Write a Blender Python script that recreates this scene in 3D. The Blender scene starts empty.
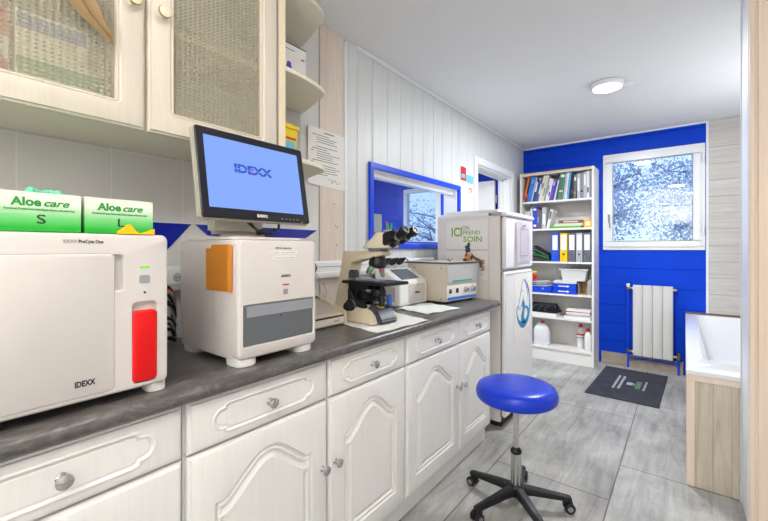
import bpy, bmesh, math, random
from math import pi, sin, cos, radians as R
from mathutils import Vector, Matrix
random.seed(7)
S = bpy.context.scene
COL = S.collection

# ------------------------------------------------------------------ camera, world, exposure
cam_d = bpy.data.cameras.new('camera'); cam = bpy.data.objects.new('camera', cam_d); COL.objects.link(cam)
cam.location = (1.568, 0.0, 1.25); cam.rotation_euler = (pi/2, 0, 0.6636)
cam_d.sensor_width = 36; cam_d.lens = 18.0; cam_d.shift_y = -0.01568; cam_d.clip_start = 0.02
S.camera = cam
S.view_settings.view_transform = 'Standard'; S.view_settings.look = 'None'
S.view_settings.gamma = 1; S.view_settings.use_curve_mapping = False
S.view_settings.exposure = 0.2
w = bpy.data.worlds.new('overcast_sky'); S.world = w; w.use_nodes = True
wn = w.node_tree.nodes; wl = w.node_tree.links
bg = wn['Background']; bg.inputs[0].default_value = (0.74, 0.86, 1.0, 1); bg.inputs[1].default_value = 1.3

def lamp(name, loc, rot, size, energy, color, shape='DISK'):
    d = bpy.data.lights.new(name, 'AREA'); d.shape = shape; d.size = size; d.energy = energy; d.color = color
    o = bpy.data.objects.new(name, d); o.location = loc; o.rotation_euler = rot; COL.objects.link(o); return o
# the light of the ceiling lamps, the near one assumed, the rear one added (fixtures are built further down)
lamp('far_lamp_light', (1.118, 3.254, 2.425), (0, 0, 0), 0.18, 32, (0.93, 0.97, 1.0))
lamp('assumed_near_lamp_light', (1.45, 0.55, 2.425), (0, 0, 0), 0.26, 6, (1.0, 0.89, 0.76))  # assumed lamp, added out of view for the warm light in the foreground
lamp('rear_fill_light', (1.75, -0.85, 2.425), (0, 0, 0), 0.26, 6, (1.0, 0.92, 0.82))  # added out of view to even out the light from behind
# added fill: a panel from the rear, upward beams onto near and far ceiling
lamp('rear_fill_panel', (1.6, -1.36, 1.35), (pi/2, 0, 0), 1.7, 9, (0.96, 0.98, 1.0), 'SQUARE')
lamp('ceiling_fill_beam', (1.50, -0.95, 1.80), (pi, 0, 0), 0.3, 46, (1.0, 0.96, 0.9))
lamp('far_ceiling_fill', (2.33, 3.60, 1.50), (pi, 0, 0), 0.2, 8, (0.92, 0.96, 1.0))
lamp('neighbour_fill_light', (-1.5, 2.6, 2.42), (0, 0, 0), 0.26, 70, (0.95, 0.98, 1.0))  # added, unseen lamp that brightens the next room

# ------------------------------------------------------------------ helpers
def lin(c):
    if len(c) == 3 and max(c) > 1.001: c = [v/255 for v in c]
    return tuple((v/12.92 if v <= .04045 else ((v+.055)/1.055)**2.4) for v in c) + (1.0,)

def mat(name, col, rough=.5, metal=0., var=.04, scale=8., bump=0., bscale=60., stretch=(1, 1, 1), coat=0., emit=0., trans=0., ior=1.45, spec=.5):
    m = bpy.data.materials.new(name); m.use_nodes = True
    n, l = m.node_tree.nodes, m.node_tree.links; b = n['Principled BSDF']
    b.inputs['Roughness'].default_value = rough; b.inputs['Metallic'].default_value = metal
    b.inputs['Coat Weight'].default_value = coat; b.inputs['IOR'].default_value = ior
    b.inputs['Transmission Weight'].default_value = trans; b.inputs['Specular IOR Level'].default_value = spec
    c = lin(col)
    tc = n.new('ShaderNodeTexCoord'); mp = n.new('ShaderNodeMapping'); mp.inputs['Scale'].default_value = stretch
    l.new(tc.outputs['Object'], mp.inputs[0])
    nz = n.new('ShaderNodeTexNoise'); nz.inputs['Scale'].default_value = scale; nz.inputs['Detail'].default_value = 4
    l.new(mp.outputs[0], nz.inputs['Vector'])
    mx = n.new('ShaderNodeMix'); mx.data_type = 'RGBA'
    mx.inputs[6].default_value = tuple(max(0, v*(1-var)) for v in c[:3])+(1,)
    mx.inputs[7].default_value = tuple(min(1, v*(1+var)) for v in c[:3])+(1,)
    l.new(nz.outputs['Fac'], mx.inputs[0]); l.new(mx.outputs[2], b.inputs['Base Color'])
    if bump:
        n2 = n.new('ShaderNodeTexNoise'); n2.inputs['Scale'].default_value = bscale; n2.inputs['Detail'].default_value = 3
        l.new(mp.outputs[0], n2.inputs['Vector'])
        bp = n.new('ShaderNodeBump'); bp.inputs['Strength'].default_value = bump; bp.inputs['Distance'].default_value = .003
        l.new(n2.outputs['Fac'], bp.inputs['Height']); l.new(bp.outputs[0], b.inputs['Normal'])
    if emit:
        b.inputs['Emission Color'].default_value = c; b.inputs['Emission Strength'].default_value = emit
    return m

def grain(name, c1, c2, rough=.5, stretch=(1, 1, 1), scale=5., dist=2., bump=.1, c3=None, spec=.5):
    m = bpy.data.materials.new(name); m.use_nodes = True
    n, l = m.node_tree.nodes, m.node_tree.links; b = n['Principled BSDF']; b.inputs['Roughness'].default_value = rough; b.inputs['Specular IOR Level'].default_value = spec
    tc = n.new('ShaderNodeTexCoord'); mp = n.new('ShaderNodeMapping'); mp.inputs['Scale'].default_value = stretch
    l.new(tc.outputs['Object'], mp.inputs[0])
    nz = n.new('ShaderNodeTexNoise'); nz.inputs['Scale'].default_value = scale; nz.inputs['Detail'].default_value = 8
    nz.inputs['Roughness'].default_value = .65; nz.inputs['Distortion'].default_value = dist
    l.new(mp.outputs[0], nz.inputs['Vector'])
    cr = n.new('ShaderNodeValToRGB'); e = cr.color_ramp.elements
    e[0].position = .3; e[0].color = lin(c1); e[1].position = .7; e[1].color = lin(c2)
    if c3: x = e.new(.5); x.color = lin(c3)
    l.new(nz.outputs['Fac'], cr.inputs[0]); l.new(cr.outputs[0], b.inputs['Base Color'])
    bp = n.new('ShaderNodeBump'); bp.inputs['Strength'].default_value = bump; bp.inputs['Distance'].default_value = .002
    l.new(nz.outputs['Fac'], bp.inputs['Height']); l.new(bp.outputs[0], b.inputs['Normal'])
    return m

def brick_mat(name, c1, c2, mortar, rough, swap, bw, rh, ms, off=(0, 0, 0), offset=.5, grainy=True, bump=.3, gc=None):
    """swap: which world axes feed the brick texture's (x, y)"""
    m = bpy.data.materials.new(name); m.use_nodes = True
    n, l = m.node_tree.nodes, m.node_tree.links; b = n['Principled BSDF']; b.inputs['Roughness'].default_value = rough
    tc = n.new('ShaderNodeTexCoord'); sp = n.new('ShaderNodeSeparateXYZ'); cb = n.new('ShaderNodeCombineXYZ')
    l.new(tc.outputs['Object'], sp.inputs[0])
    l.new(sp.outputs[swap[0]], cb.inputs[0]); l.new(sp.outputs[swap[1]], cb.inputs[1])
    mp = n.new('ShaderNodeMapping'); mp.inputs['Location'].default_value = off; l.new(cb.outputs[0], mp.inputs[0])
    br = n.new('ShaderNodeTexBrick'); br.inputs['Scale'].default_value = 1; br.inputs['Brick Width'].default_value = bw
    br.inputs['Row Height'].default_value = rh; br.inputs['Mortar Size'].default_value = ms; br.inputs['Mortar Smooth'].default_value = .2
    br.offset = offset; br.inputs['Color1'].default_value = lin(c1); br.inputs['Color2'].default_value = lin(c2); br.inputs['Mortar'].default_value = lin(mortar)
    l.new(mp.outputs[0], br.inputs['Vector'])
    src = br.outputs['Color']
    if grainy:
        m2 = n.new('ShaderNodeMapping'); m2.inputs['Scale'].default_value = (1.2, 9, 1); l.new(mp.outputs[0], m2.inputs[0])
        nz = n.new('ShaderNodeTexNoise'); nz.inputs['Scale'].default_value = 2.5; nz.inputs['Detail'].default_value = 9; nz.inputs['Roughness'].default_value = .7; nz.inputs['Distortion'].default_value = .6
        l.new(m2.outputs[0], nz.inputs['Vector'])
        n3 = n.new('ShaderNodeTexNoise'); n3.inputs['Scale'].default_value = 3; n3.inputs['Detail'].default_value = 8; n3.inputs['Roughness'].default_value = .65
        l.new(mp.outputs[0], n3.inputs['Vector'])
        ad = n.new('ShaderNodeMath'); ad.operation = 'ADD'; l.new(nz.outputs['Fac'], ad.inputs[0]); l.new(n3.outputs['Fac'], ad.inputs[1])
        mr = n.new('ShaderNodeMapRange'); mr.inputs['From Min'].default_value = .7; mr.inputs['From Max'].default_value = 1.3
        mr.inputs['To Min'].default_value = .48; mr.inputs['To Max'].default_value = 1.32; l.new(ad.outputs[0], mr.inputs[0])
        mu = n.new('ShaderNodeMix'); mu.data_type = 'RGBA'; mu.blend_type = 'MULTIPLY'; mu.inputs[0].default_value = 1
        l.new(src, mu.inputs[6]); l.new(mr.outputs[0], mu.inputs[7]); src = mu.outputs[2]
    l.new(src, b.inputs['Base Color'])
    bp = n.new('ShaderNodeBump'); bp.inputs['Strength'].default_value = bump; bp.inputs['Distance'].default_value = .002; bp.invert = True
    l.new(br.outputs['Fac'], bp.inputs['Height']); l.new(bp.outputs[0], b.inputs['Normal'])
    return m

# ---- mesh building
def NB(): return bmesh.new()
def merge(bm, t):
    me = bpy.data.meshes.new('tmp'); t.to_mesh(me); t.free(); bm.from_mesh(me); bpy.data.meshes.remove(me)
def box(bm, x0, x1, y0, y1, z0, z1, r=0., seg=2, rz=0.):
    t = bmesh.new()
    M = Matrix.Translation(((x0+x1)/2, (y0+y1)/2, (z0+z1)/2)) @ Matrix.Rotation(rz, 4, 'Z') @ Matrix.Diagonal((abs(x1-x0), abs(y1-y0), abs(z1-z0), 1))
    bmesh.ops.create_cube(t, size=1, matrix=M)
    if r: bmesh.ops.bevel(t, geom=t.edges[:], offset=r, segments=seg, affect='EDGES', clamp_overlap=True)
    merge(bm, t); return bm
def prism(bm, pts, axis, a0, a1, r=0., seg=2):
    """pts: 2-d polygon; axis 'x': (y,z), 'y': (x,z), 'z': (x,y)"""
    t = bmesh.new()
    f = {'x': lambda p, a: (a, p[0], p[1]), 'y': lambda p, a: (p[0], a, p[1]), 'z': lambda p, a: (p[0], p[1], a)}[axis]
    A = [t.verts.new(f(p, a0)) for p in pts]; B = [t.verts.new(f(p, a1)) for p in pts]; k = len(pts)
    t.faces.new(A); t.faces.new(B[::-1])
    for i in range(k): t.faces.new((A[i], B[i], B[(i+1) % k], A[(i+1) % k]))
    bmesh.ops.recalc_face_normals(t, faces=t.faces)
    if r: bmesh.ops.bevel(t, geom=t.edges[:], offset=r, segments=seg, affect='EDGES', clamp_overlap=True)
    merge(bm, t); return bm
def rings(bm, rs, cap0=True, cap1=True, closed=True):
    V = [[bm.verts.new(p) for p in r] for r in rs]; k = len(rs[0])
    for a, b in zip(V, V[1:]):
        for i in range(k if closed else k-1): bm.faces.new((a[i], a[(i+1) % k], b[(i+1) % k], b[i]))
    if cap0: bm.faces.new(V[0][::-1])
    if cap1: bm.faces.new(V[-1])
    return bm
def lathe(bm, prof, c=(0, 0, 0), ax=(0, 0, 1), n=24):
    """prof: (radius, height) along ax"""
    q = Vector((0, 0, 1)).rotation_difference(Vector(ax).normalized()); c = Vector(c); rs = []
    for r, h in prof:
        r = max(r, 1e-4); rs.append([c + q @ Vector((r*cos(2*pi*i/n), r*sin(2*pi*i/n), h)) for i in range(n)])
    t = bmesh.new(); rings(t, rs); bmesh.ops.recalc_face_normals(t, faces=t.faces); merge(bm, t); return bm
def cyl(bm, a, b, r, r2=None, n=20, e=0.):
    a, b = Vector(a), Vector(b); L = (b-a).length; r2 = r if r2 is None else r2
    e = e or min(r, r2, L)*.08
    return lathe(bm, [(r-e, 0), (r, e), (r2, L-e), (r2-e, L)], a, b-a, n)
def smoothpath(pts, k=6):
    P = [Vector(p) for p in pts]; out = []
    for i in range(len(P)-1):
        p0, p1, p2, p3 = P[max(i-1, 0)], P[i], P[i+1], P[min(i+2, len(P)-1)]
        for j in range(k):
            t = j/k; out.append(.5*((2*p1)+(p2-p0)*t+(2*p0-5*p1+4*p2-p3)*t*t+(3*p1-p0-3*p2+p3)*t**3))
    return out+[P[-1]]
def tube(bm, pts, r, n=8, smooth=True):
    P = smoothpath(pts) if smooth else [Vector(p) for p in pts]; rs = []; up = Vector((0, 0, 1)); prev = None
    for i, p in enumerate(P):
        d = (P[min(i+1, len(P)-1)]-P[max(i-1, 0)]).normalized()
        u = d.cross(up if prev is None else prev)
        if prev is None:
            if u.length < .05: u = d.cross(Vector((1, 0, 0)))
            u.normalize(); v = d.cross(u)
        else: v = (prev - d*prev.dot(d)).normalized(); u = v.cross(d)*-1
        u = d.cross(v).normalized(); prev = v
        rr = r[i*len(r)//len(P)] if isinstance(r, (list, tuple)) else r
        rs.append([p + (v*cos(2*pi*k/n)+u*sin(2*pi*k/n))*rr for k in range(n)])
    t = bmesh.new(); rings(t, rs); bmesh.ops.recalc_face_normals(t, faces=t.faces); merge(bm, t); return bm
def ell(bm, c, r, n=20, rot=None):
    t = bmesh.new(); bmesh.ops.create_uvsphere(t, u_segments=n, v_segments=n//2+2, radius=1)
    M = Matrix.Translation(c) @ (rot or Matrix.Identity(4)) @ Matrix.Diagonal((r[0], r[1], r[2], 1))
    bmesh.ops.transform(t, matrix=M, verts=t.verts); merge(bm, t); return bm
def rrect(x0, x1, y0, y1, r, k=5):
    r = min(r, (x1-x0)/2-1e-4, (y1-y0)/2-1e-4); o = []
    for cx, cy, a in ((x1-r, y0+r, -pi/2), (x1-r, y1-r, 0), (x0+r, y1-r, pi/2), (x0+r, y0+r, pi)):
        for i in range(k+1): t = a+pi/2*i/k; o.append((cx+r*cos(t), cy+r*sin(t)))
    return o
def offs(pts, d):
    """inward offset of a CCW polygon"""
    n = len(pts); o = []
    for i in range(n):
        a, b, c = Vector(pts[i-1]), Vector(pts[i]), Vector(pts[(i+1) % n])
        e1, e2 = (b-a), (c-b)
        if e1.length < 1e-9: e1 = e2
        if e2.length < 1e-9: e2 = e1
        e1 = e1.normalized(); e2 = e2.normalized()
        n1 = Vector((-e1.y, e1.x)); n2 = Vector((-e2.y, e2.x)); m = n1+n2
        m = m.normalized() if m.length > 1e-6 else n1
        k = max(m.dot(n1), .5); o.append(tuple(b + m*(d/k)))
    return o
def plate(bm, outer, t, edge=((0, -.003), (.003, 0)), holes=()):
    """a slab in the (y,z) plane facing +x, front at x=0, back at x=-t. edge: (inset, depth) rings.
    holes: list of (outline CCW, [(inset, depth)...], capped)"""
    T = bmesh.new()
    P = lambda pts, x: [T.verts.new((x, p[0], p[1])) for p in pts]
    def band(a, b):
        k = len(a)
        for i in range(k): T.faces.new((a[i], a[(i+1) % k], b[(i+1) % k], b[i]))
    prev = P(outer, -t); back = prev
    for ins, dep in edge:
        cur = P(offs(outer, ins) if ins else outer, dep); band(prev, cur); prev = cur
    loops = [prev]; caps = []
    thru = []
    for hol, prof, capped in holes:
        first = P(hol, 0); loops.append(first); p = first
        for ins, dep in prof:
            c = P(offs(hol, ins) if ins else hol, dep); band(p, c); p = c
        if capped: T.faces.new(p)
        else: thru.append(p)
    T.edges.ensure_lookup_table()
    def ed(lp): return [T.edges.get((lp[i], lp[(i+1) % len(lp)])) or T.edges.new((lp[i], lp[(i+1) % len(lp)])) for i in range(len(lp))]
    if len(loops) == 1: T.faces.new(prev)
    else:
        E_ = []
        for lp in loops: E_ += ed(lp)
        bmesh.ops.triangle_fill(T, use_beauty=True, use_dissolve=False, edges=E_, normal=(1, 0, 0))
    if thru:
        E_ = ed(back)
        for lp in thru: E_ += ed(lp)
        bmesh.ops.triangle_fill(T, use_beauty=True, use_dissolve=False, edges=E_, normal=(-1, 0, 0))
    else: T.faces.new(back[::-1])
    bmesh.ops.recalc_face_normals(T, faces=T.faces)
    merge(bm, T); return bm
def xf(bm, M): bmesh.ops.transform(bm, matrix=M, verts=bm.verts); return bm
def mv(bm, x, y, z): return xf(bm, Matrix.Translation((x, y, z)))

def obj(name, bm, m, parent=None, loc=(0, 0, 0), label=None, smooth=40, rz=0.):
    me = bpy.data.meshes.new(name); bm.to_mesh(me); bm.free()
    for p in me.polygons: p.use_smooth = smooth > 0
    if smooth: me.set_sharp_from_angle(angle=R(smooth))
    if m: me.materials.append(m)
    o = bpy.data.objects.new(name, me); COL.objects.link(o); o.location = loc; o.rotation_euler = (0, 0, rz)
    if parent: o.parent = parent
    if label: o['label'] = label
    return o
def tag(o, label, cat, group=None, kind=None):
    o['label'] = label; o['category'] = cat
    if group: o['group'] = group
    if kind: o['kind'] = kind
    return o
def thing(name, label, cat, loc=(0, 0, 0), rz=0., group=None):
    o = bpy.data.objects.new(name, None); COL.objects.link(o); o.location = loc; o.rotation_euler = (0, 0, rz)
    o.empty_display_size = .1
    return tag(o, label, cat, group)
def struct(name, bm, m, label=None, smooth=30, loc=(0, 0, 0)):
    o = obj(name, bm, m, loc=loc, smooth=smooth); o['kind'] = 'structure'
    if label: o['label'] = label
    return o
def copy_tree(o, parent=None):
    c = o.copy(); COL.objects.link(c); c.parent = parent
    for ch in list(o.children): copy_tree(ch, c)
    return c
def text(name, s, m, parent, loc, size, face='x', w=None, bold=0., shear=0., align='CENTER', up=0., depth=.0004, extra=None, label=None):
    """lettering as a thin mesh. face 'x': reads along +y seen from +x; '-y': reads along +x seen from -y; 'z': lying flat reading along +y"""
    cu = bpy.data.curves.new('t', 'FONT'); cu.body = s; cu.size = size; cu.align_x = align; cu.align_y = 'CENTER'
    cu.offset = bold; cu.shear = shear; cu.extrude = depth; cu.resolution_u = 3
    o = bpy.data.objects.new('t', cu); COL.objects.link(o)
    bpy.context.view_layer.update()
    me = bpy.data.meshes.new_from_object(o.evaluated_get(bpy.context.evaluated_depsgraph_get()))
    bpy.data.objects.remove(o); bpy.data.curves.remove(cu)
    sx = 1.
    if w:
        xs = [v.co.x for v in me.vertices]; ww = max(xs)-min(xs); sx = w/ww if ww > 0 else 1
    B = {'x': Matrix(((0, 0, 1), (1, 0, 0), (0, 1, 0))), '-y': Matrix(((1, 0, 0), (0, 0, -1), (0, 1, 0))), 'z': Matrix(((0, -1, 0), (1, 0, 0), (0, 0, 1)))}[face].to_4x4()
    M = B @ Matrix.Diagonal((sx, 1, 1, 1))
    if extra is not None: M = extra @ M
    me.transform(M); me.name = name
    me.materials.append(m)
    ob = bpy.data.objects.new(name, me); COL.objects.link(ob); ob.location = loc; ob.parent = parent
    if label: ob['label'] = label
    return ob
# ------------------------------------------------------------------ materials
M_ceil = mat('ceiling_paint', (226, 226, 226), .9, var=.02, bump=.03)
M_white = mat('white_paint', (232, 230, 226), .5, var=.02)
M_panelw = grain('white_panelling', (208, 211, 212), (218, 220, 220), .42, (6, 6, .35), 4, 1., .02)
M_upvc = mat('white_plastic_frame', (236, 238, 240), .3, var=.02)
M_gloss = mat('gloss_white_lining', (226, 228, 234), .35, var=.02)
M_blue = grain('blue_planks', (0, 60, 196), (0, 68, 210), .45, (.3, 1, 6), 5, 1., .03, spec=.15)
M_bluef = mat('blue_gloss_paint', (16, 72, 224), .3, var=.06)
M_bluetile = mat('blue_tile', (14, 32, 158), .25, var=.06)
M_tile = brick_mat('backsplash_tiles', (214, 212, 209), (219, 217, 214), (230, 228, 225), .16, (1, 2), .2415, .2415, .0022, (.015, -.144, 0), 0., False, .25)
M_floor = brick_mat('grey_stone_tiles', (166, 164, 160), (184, 183, 180), (112, 103, 92), .42, (1, 0), 1.15, .575, .0036, (.11, -.125, 0), .657, True, .25)
M_beige = grain('pale_wood_panel', (212, 196, 184), (226, 212, 200), .5, (5, 5, .3), 5, 1.5, .05)
M_greige = grain('greige_planks', (184, 179, 173), (212, 208, 202), .5, (.35, 1, 7), 5, 1.8, .05)
M_cladding = grain('pale_oak_cladding', (188, 176, 156), (224, 214, 196), .5, (6, 6, .3), 4, 2.2, .06)
M_pine = grain('pine_frame', (238, 216, 196), (246, 230, 214), .45, (10, 10, .3), 4, 1.4, .05)
M_basetile = grain('brown_beige_tile', (160, 144, 128), (190, 176, 160), .5, (2, 2, 2), 5, 1, .05)
M_cab = grain('cream_cabinet_foil', (231, 230, 228), (238, 237, 235), .42, (5, 5, .5), 5, 2.5, .12)
M_cabu = grain('cream_wall_cabinet', (212, 203, 189), (222, 213, 200), .42, (5, 5, .5), 5, 2.5, .12)
M_cabin = mat('cabinet_inside', (236, 230, 212), .6, var=.03)
M_cabend = mat('pale_yellow_edging', (230, 218, 190), .5, var=.03)
M_shelf = mat('cream_shelf', (232, 226, 206), .55, var=.02)
M_top = grain('grey_slate_laminate', (72, 70, 70), (124, 120, 117), .3, (3, 1.2, 3), 9, 2.2, .12, c3=(92, 89, 87))
M_chrome = mat('chrome', (205, 205, 208), .12, 1., .02)
M_steel = mat('brushed_steel', (170, 170, 172), .3, 1., .05)
M_brass = mat('brass', (176, 150, 92), .3, 1., .08)
M_cream = mat('cream_porcelain', (228, 216, 192), .25, var=.04)
M_black = mat('black_plastic', (22, 22, 25), .38, var=.15)
M_blackm = mat('matt_black', (30, 30, 32), .6, var=.15)
M_dgrey = mat('dark_grey_plastic', (62, 66, 74), .4, var=.06)
M_shell = mat('device_shell', (214, 208, 205), .42, var=.015)
M_shell2 = mat('device_shell_grey', (182, 177, 174), .45, var=.015)  # greyer shell tone for seams, vents and other grey parts
M_shellw = mat('device_white', (240, 238, 235), .35, var=.015)
M_red = mat('red_plastic', (226, 6, 12), .35, var=.03)
M_redd = mat('red_marking', (200, 40, 50), .5)
M_led = mat('green_indicator', (110, 200, 60), .4, emit=.4)
M_btn = mat('grey_button', (150, 150, 156), .35)
M_winglass = mat('smoked_hatch', (98, 103, 108), .18, var=.02)
M_winlight = mat('pale_smoked_hatch', (146, 149, 156), .2, var=.02)
M_orange = mat('orange_envelope', (252, 172, 66), .6, var=.04, bump=.1, bscale=20)
M_paper = mat('white_paper', (236, 234, 230), .7, var=.015)
M_paperg = mat('grey_print', (150, 150, 152), .7)
M_ink = mat('black_ink', (38, 38, 42), .6)
M_inkg = mat('grey_ink', (120, 118, 116), .6)
M_bezel = mat('monitor_bezel', (28, 30, 40), .3, var=.1)
M_silver = mat('silver_plastic', (196, 190, 178), .35, .2)
M_screen = mat('lit_screen', (30, 34, 44), .3, var=.05, scale=2)
M_screen.node_tree.nodes['Principled BSDF'].inputs['Emission Color'].default_value = lin((126, 162, 242)); M_screen.node_tree.nodes['Principled BSDF'].inputs['Emission Strength'].default_value = .95
M_screenink = mat('screen_logo_blue', (30, 66, 170), .5, emit=.25)
M_screenhot = mat('screen_logo_pink', (200, 90, 140), .5, emit=.4)
M_green = mat('bright_green', (60, 190, 70), .5)
M_dgreen = mat('logo_green', (40, 150, 60), .5)
M_lime = mat('lime_green_print', (132, 176, 44), .6)
M_brownp = mat('brown_print', (150, 110, 60), .6)
M_yellow = mat('yellow_plastic', (244, 214, 30), .4)
M_purple = mat('purple_print', (104, 70, 190), .5)
M_skyb = mat('light_blue_label', (110, 190, 220), .5)
M_teal = mat('teal_strip', (40, 170, 170), .4)
M_bstripe = mat('blue_strip', (50, 120, 215), .4)
M_logo = mat('logo_blue', (44, 140, 190), .5)
M_logod = mat('logo_dark_blue', (50, 100, 180), .5)
M_microb = mat('microscope_cream', (218, 206, 180), .4, var=.03)
M_microm = mat('microscope_grey', (120, 124, 130), .35, var=.05)
M_centr = mat('centrifuge_beige', (212, 202, 184), .45, var=.02)
M_centf = mat('centrifuge_grey', (190, 192, 192), .4, var=.02)
M_violet = mat('dark_violet_lid', (70, 52, 84), .4)
M_fridge = mat('fridge_enamel', (238, 236, 236), .3, var=.015, bump=.03, bscale=120)
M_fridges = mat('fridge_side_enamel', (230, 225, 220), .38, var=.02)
M_seat = mat('blue_vinyl', (10, 54, 200), .28, var=.06, bump=.12, bscale=180)
M_rad = mat('radiator_enamel', (212, 211, 207), .35, var=.015)
M_radin = mat('radiator_fins', (120, 120, 124), .5)
M_mat = grain('dark_entrance_mat', (36, 38, 50), (66, 69, 76), .8, (1, 1, 1), 6, 1.5, .3)
M_tub = mat('tub_acrylic', (238, 240, 244), .16, var=.01)
M_rust = mat('brown_sealant', (120, 96, 70), .7, var=.2, scale=30)
M_kraft = mat('kraft_paper', (192, 164, 124), .6, var=.1, bump=.15, bscale=30)
M_leaf = mat('pale_leaf', (150, 178, 222), .6, var=.2, scale=3)
M_bark = mat('grey_bark', (120, 118, 122), .8, var=.2)
M_lampon = mat('lamp_diffuser', (255, 255, 255), .5, emit=9.)
M_skin = None
def glass_mat(name, tint, clear=.92, rough=.02):
    m = bpy.data.materials.new(name); m.use_nodes = True
    n, l = m.node_tree.nodes, m.node_tree.links
    for x in list(n):
        if x.type == 'BSDF_PRINCIPLED': n.remove(x)
    tr = n.new('ShaderNodeBsdfTransparent'); tr.inputs[0].default_value = lin(tint)
    gl = n.new('ShaderNodeBsdfGlossy'); gl.inputs[1].default_value = rough
    mx = n.new('ShaderNodeMixShader'); mx.inputs[0].default_value = 1-clear
    l.new(tr.outputs[0], mx.inputs[1]); l.new(gl.outputs[0], mx.inputs[2]); l.new(mx.outputs[0], n['Material Output'].inputs[0])
    return m
M_glass = glass_mat('window_glass', (236, 244, 252), .93)
M_glassg = glass_mat('clear_pane', (240, 246, 250), .95)
def pattern_glass():
    m = bpy.data.materials.new('patterned_glass'); m.use_nodes = True
    n, l = m.node_tree.nodes, m.node_tree.links; b = n['Principled BSDF']
    tc = n.new('ShaderNodeTexCoord'); sp = n.new('ShaderNodeSeparateXYZ'); l.new(tc.outputs['Object'], sp.inputs[0])
    def wave(out, per):
        a = n.new('ShaderNodeMath'); a.operation = 'MULTIPLY'; a.inputs[1].default_value = 2*pi/per; l.new(out, a.inputs[0])
        s = n.new('ShaderNodeMath'); s.operation = 'SINE'; l.new(a.outputs[0], s.inputs[0]); return s.outputs[0]
    wy = wave(sp.outputs[1], .0150); wz = wave(sp.outputs[2], .0105)
    ad = n.new('ShaderNodeMath'); ad.operation = 'ADD'; l.new(wy, ad.inputs[0]); l.new(wz, ad.inputs[1])
    dot = n.new('ShaderNodeMapRange'); dot.inputs['From Min'].default_value = 1.15; dot.inputs['From Max'].default_value = 1.6; l.new(ad.outputs[0], dot.inputs[0])
    b.inputs['Base Color'].default_value = lin((238, 233, 216)); b.inputs['Roughness'].default_value = .3
    bp = n.new('ShaderNodeBump'); bp.inputs['Strength'].default_value = .6; bp.inputs['Distance'].default_value = .002; l.new(ad.outputs[0], bp.inputs['Height']); l.new(bp.outputs[0], b.inputs['Normal'])
    rf = n.new('ShaderNodeBsdfRefraction'); rf.inputs['IOR'].default_value = 1.12; rf.inputs['Roughness'].default_value = .12; rf.inputs[0].default_value = lin((240, 240, 232)); l.new(bp.outputs[0], rf.inputs['Normal'])
    tr = n.new('ShaderNodeBsdfTransparent'); tr.inputs[0].default_value = lin((240, 240, 232))
    m1 = n.new('ShaderNodeMixShader'); m1.inputs[0].default_value = .10; l.new(tr.outputs[0], m1.inputs[1]); l.new(rf.outputs[0], m1.inputs[2])
    m2 = n.new('ShaderNodeMixShader'); m2.inputs[0].default_value = .26; l.new(m1.outputs[0], m2.inputs[1]); l.new(b.outputs[0], m2.inputs[2])
    dk = n.new('ShaderNodeBsdfDiffuse'); dk.inputs[0].default_value = lin((150, 140, 120))
    mm = n.new('ShaderNodeMath'); mm.operation = 'MULTIPLY'; mm.inputs[1].default_value = .5; l.new(dot.outputs[0], mm.inputs[0])
    m3 = n.new('ShaderNodeMixShader'); l.new(mm.outputs[0], m3.inputs[0]); l.new(m2.outputs[0], m3.inputs[1]); l.new(dk.outputs[0], m3.inputs[2])
    l.new(m3.outputs[0], n['Material Output'].inputs[0]); return m
M_pglass = pattern_glass()
def fade_mat():
    # glove carton print: green at the foot of the carton blending to white at its top
    m = bpy.data.materials.new('carton_green_to_white_print'); m.use_nodes = True
    n, l = m.node_tree.nodes, m.node_tree.links; b = n['Principled BSDF']; b.inputs['Roughness'].default_value = .45
    tc = n.new('ShaderNodeTexCoord'); sp = n.new('ShaderNodeSeparateXYZ'); l.new(tc.outputs['Object'], sp.inputs[0])
    mr = n.new('ShaderNodeMapRange'); mr.inputs['From Max'].default_value = .072; l.new(sp.outputs[2], mr.inputs[0])
    cr = n.new('ShaderNodeValToRGB'); e = cr.color_ramp.elements; e[0].position = .12; e[0].color = lin((24, 176, 48)); e[1].position = .8; e[1].color = lin((228, 234, 222))
    x = e.new(.42); x.color = lin((120, 208, 128))
    l.new(mr.outputs[0], cr.inputs[0]); l.new(cr.outputs[0], b.inputs['Base Color']); return m
M_fade = fade_mat()

# ------------------------------------------------------------------ the room
CE = 2.474; YB = 4.81
struct('floor', box(NB(), -3.3, 3.0, -1.5, 5.0, -.08, 0), M_floor, 'grey stone effect floor tiles', 0)
struct('ceiling', box(NB(), -3.3, 3.0, -1.5, 5.0, CE, CE+.08), M_ceil, 'plain white ceiling', 0)

def planks_vert(y0, y1, z0, z1, step=.15, ph=0.):
    """grooved boards on the left wall"""
    bm = NB(); y = y0
    while y < y1-1e-4:
        e = min(y1, (math.floor((y-ph+1e-6)/step)+1)*step+ph); t = bmesh.new()
        pts = [(0, y), (-.006, y)] if 0 else None
        g = .0035
        prism(bm, [(-.03, y), (-.006, y), (-.0, y+g), (0, e-g), (-.006, e), (-.03, e)], 'z', z0, z1)
        t.free(); y = e
    return bm
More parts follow.
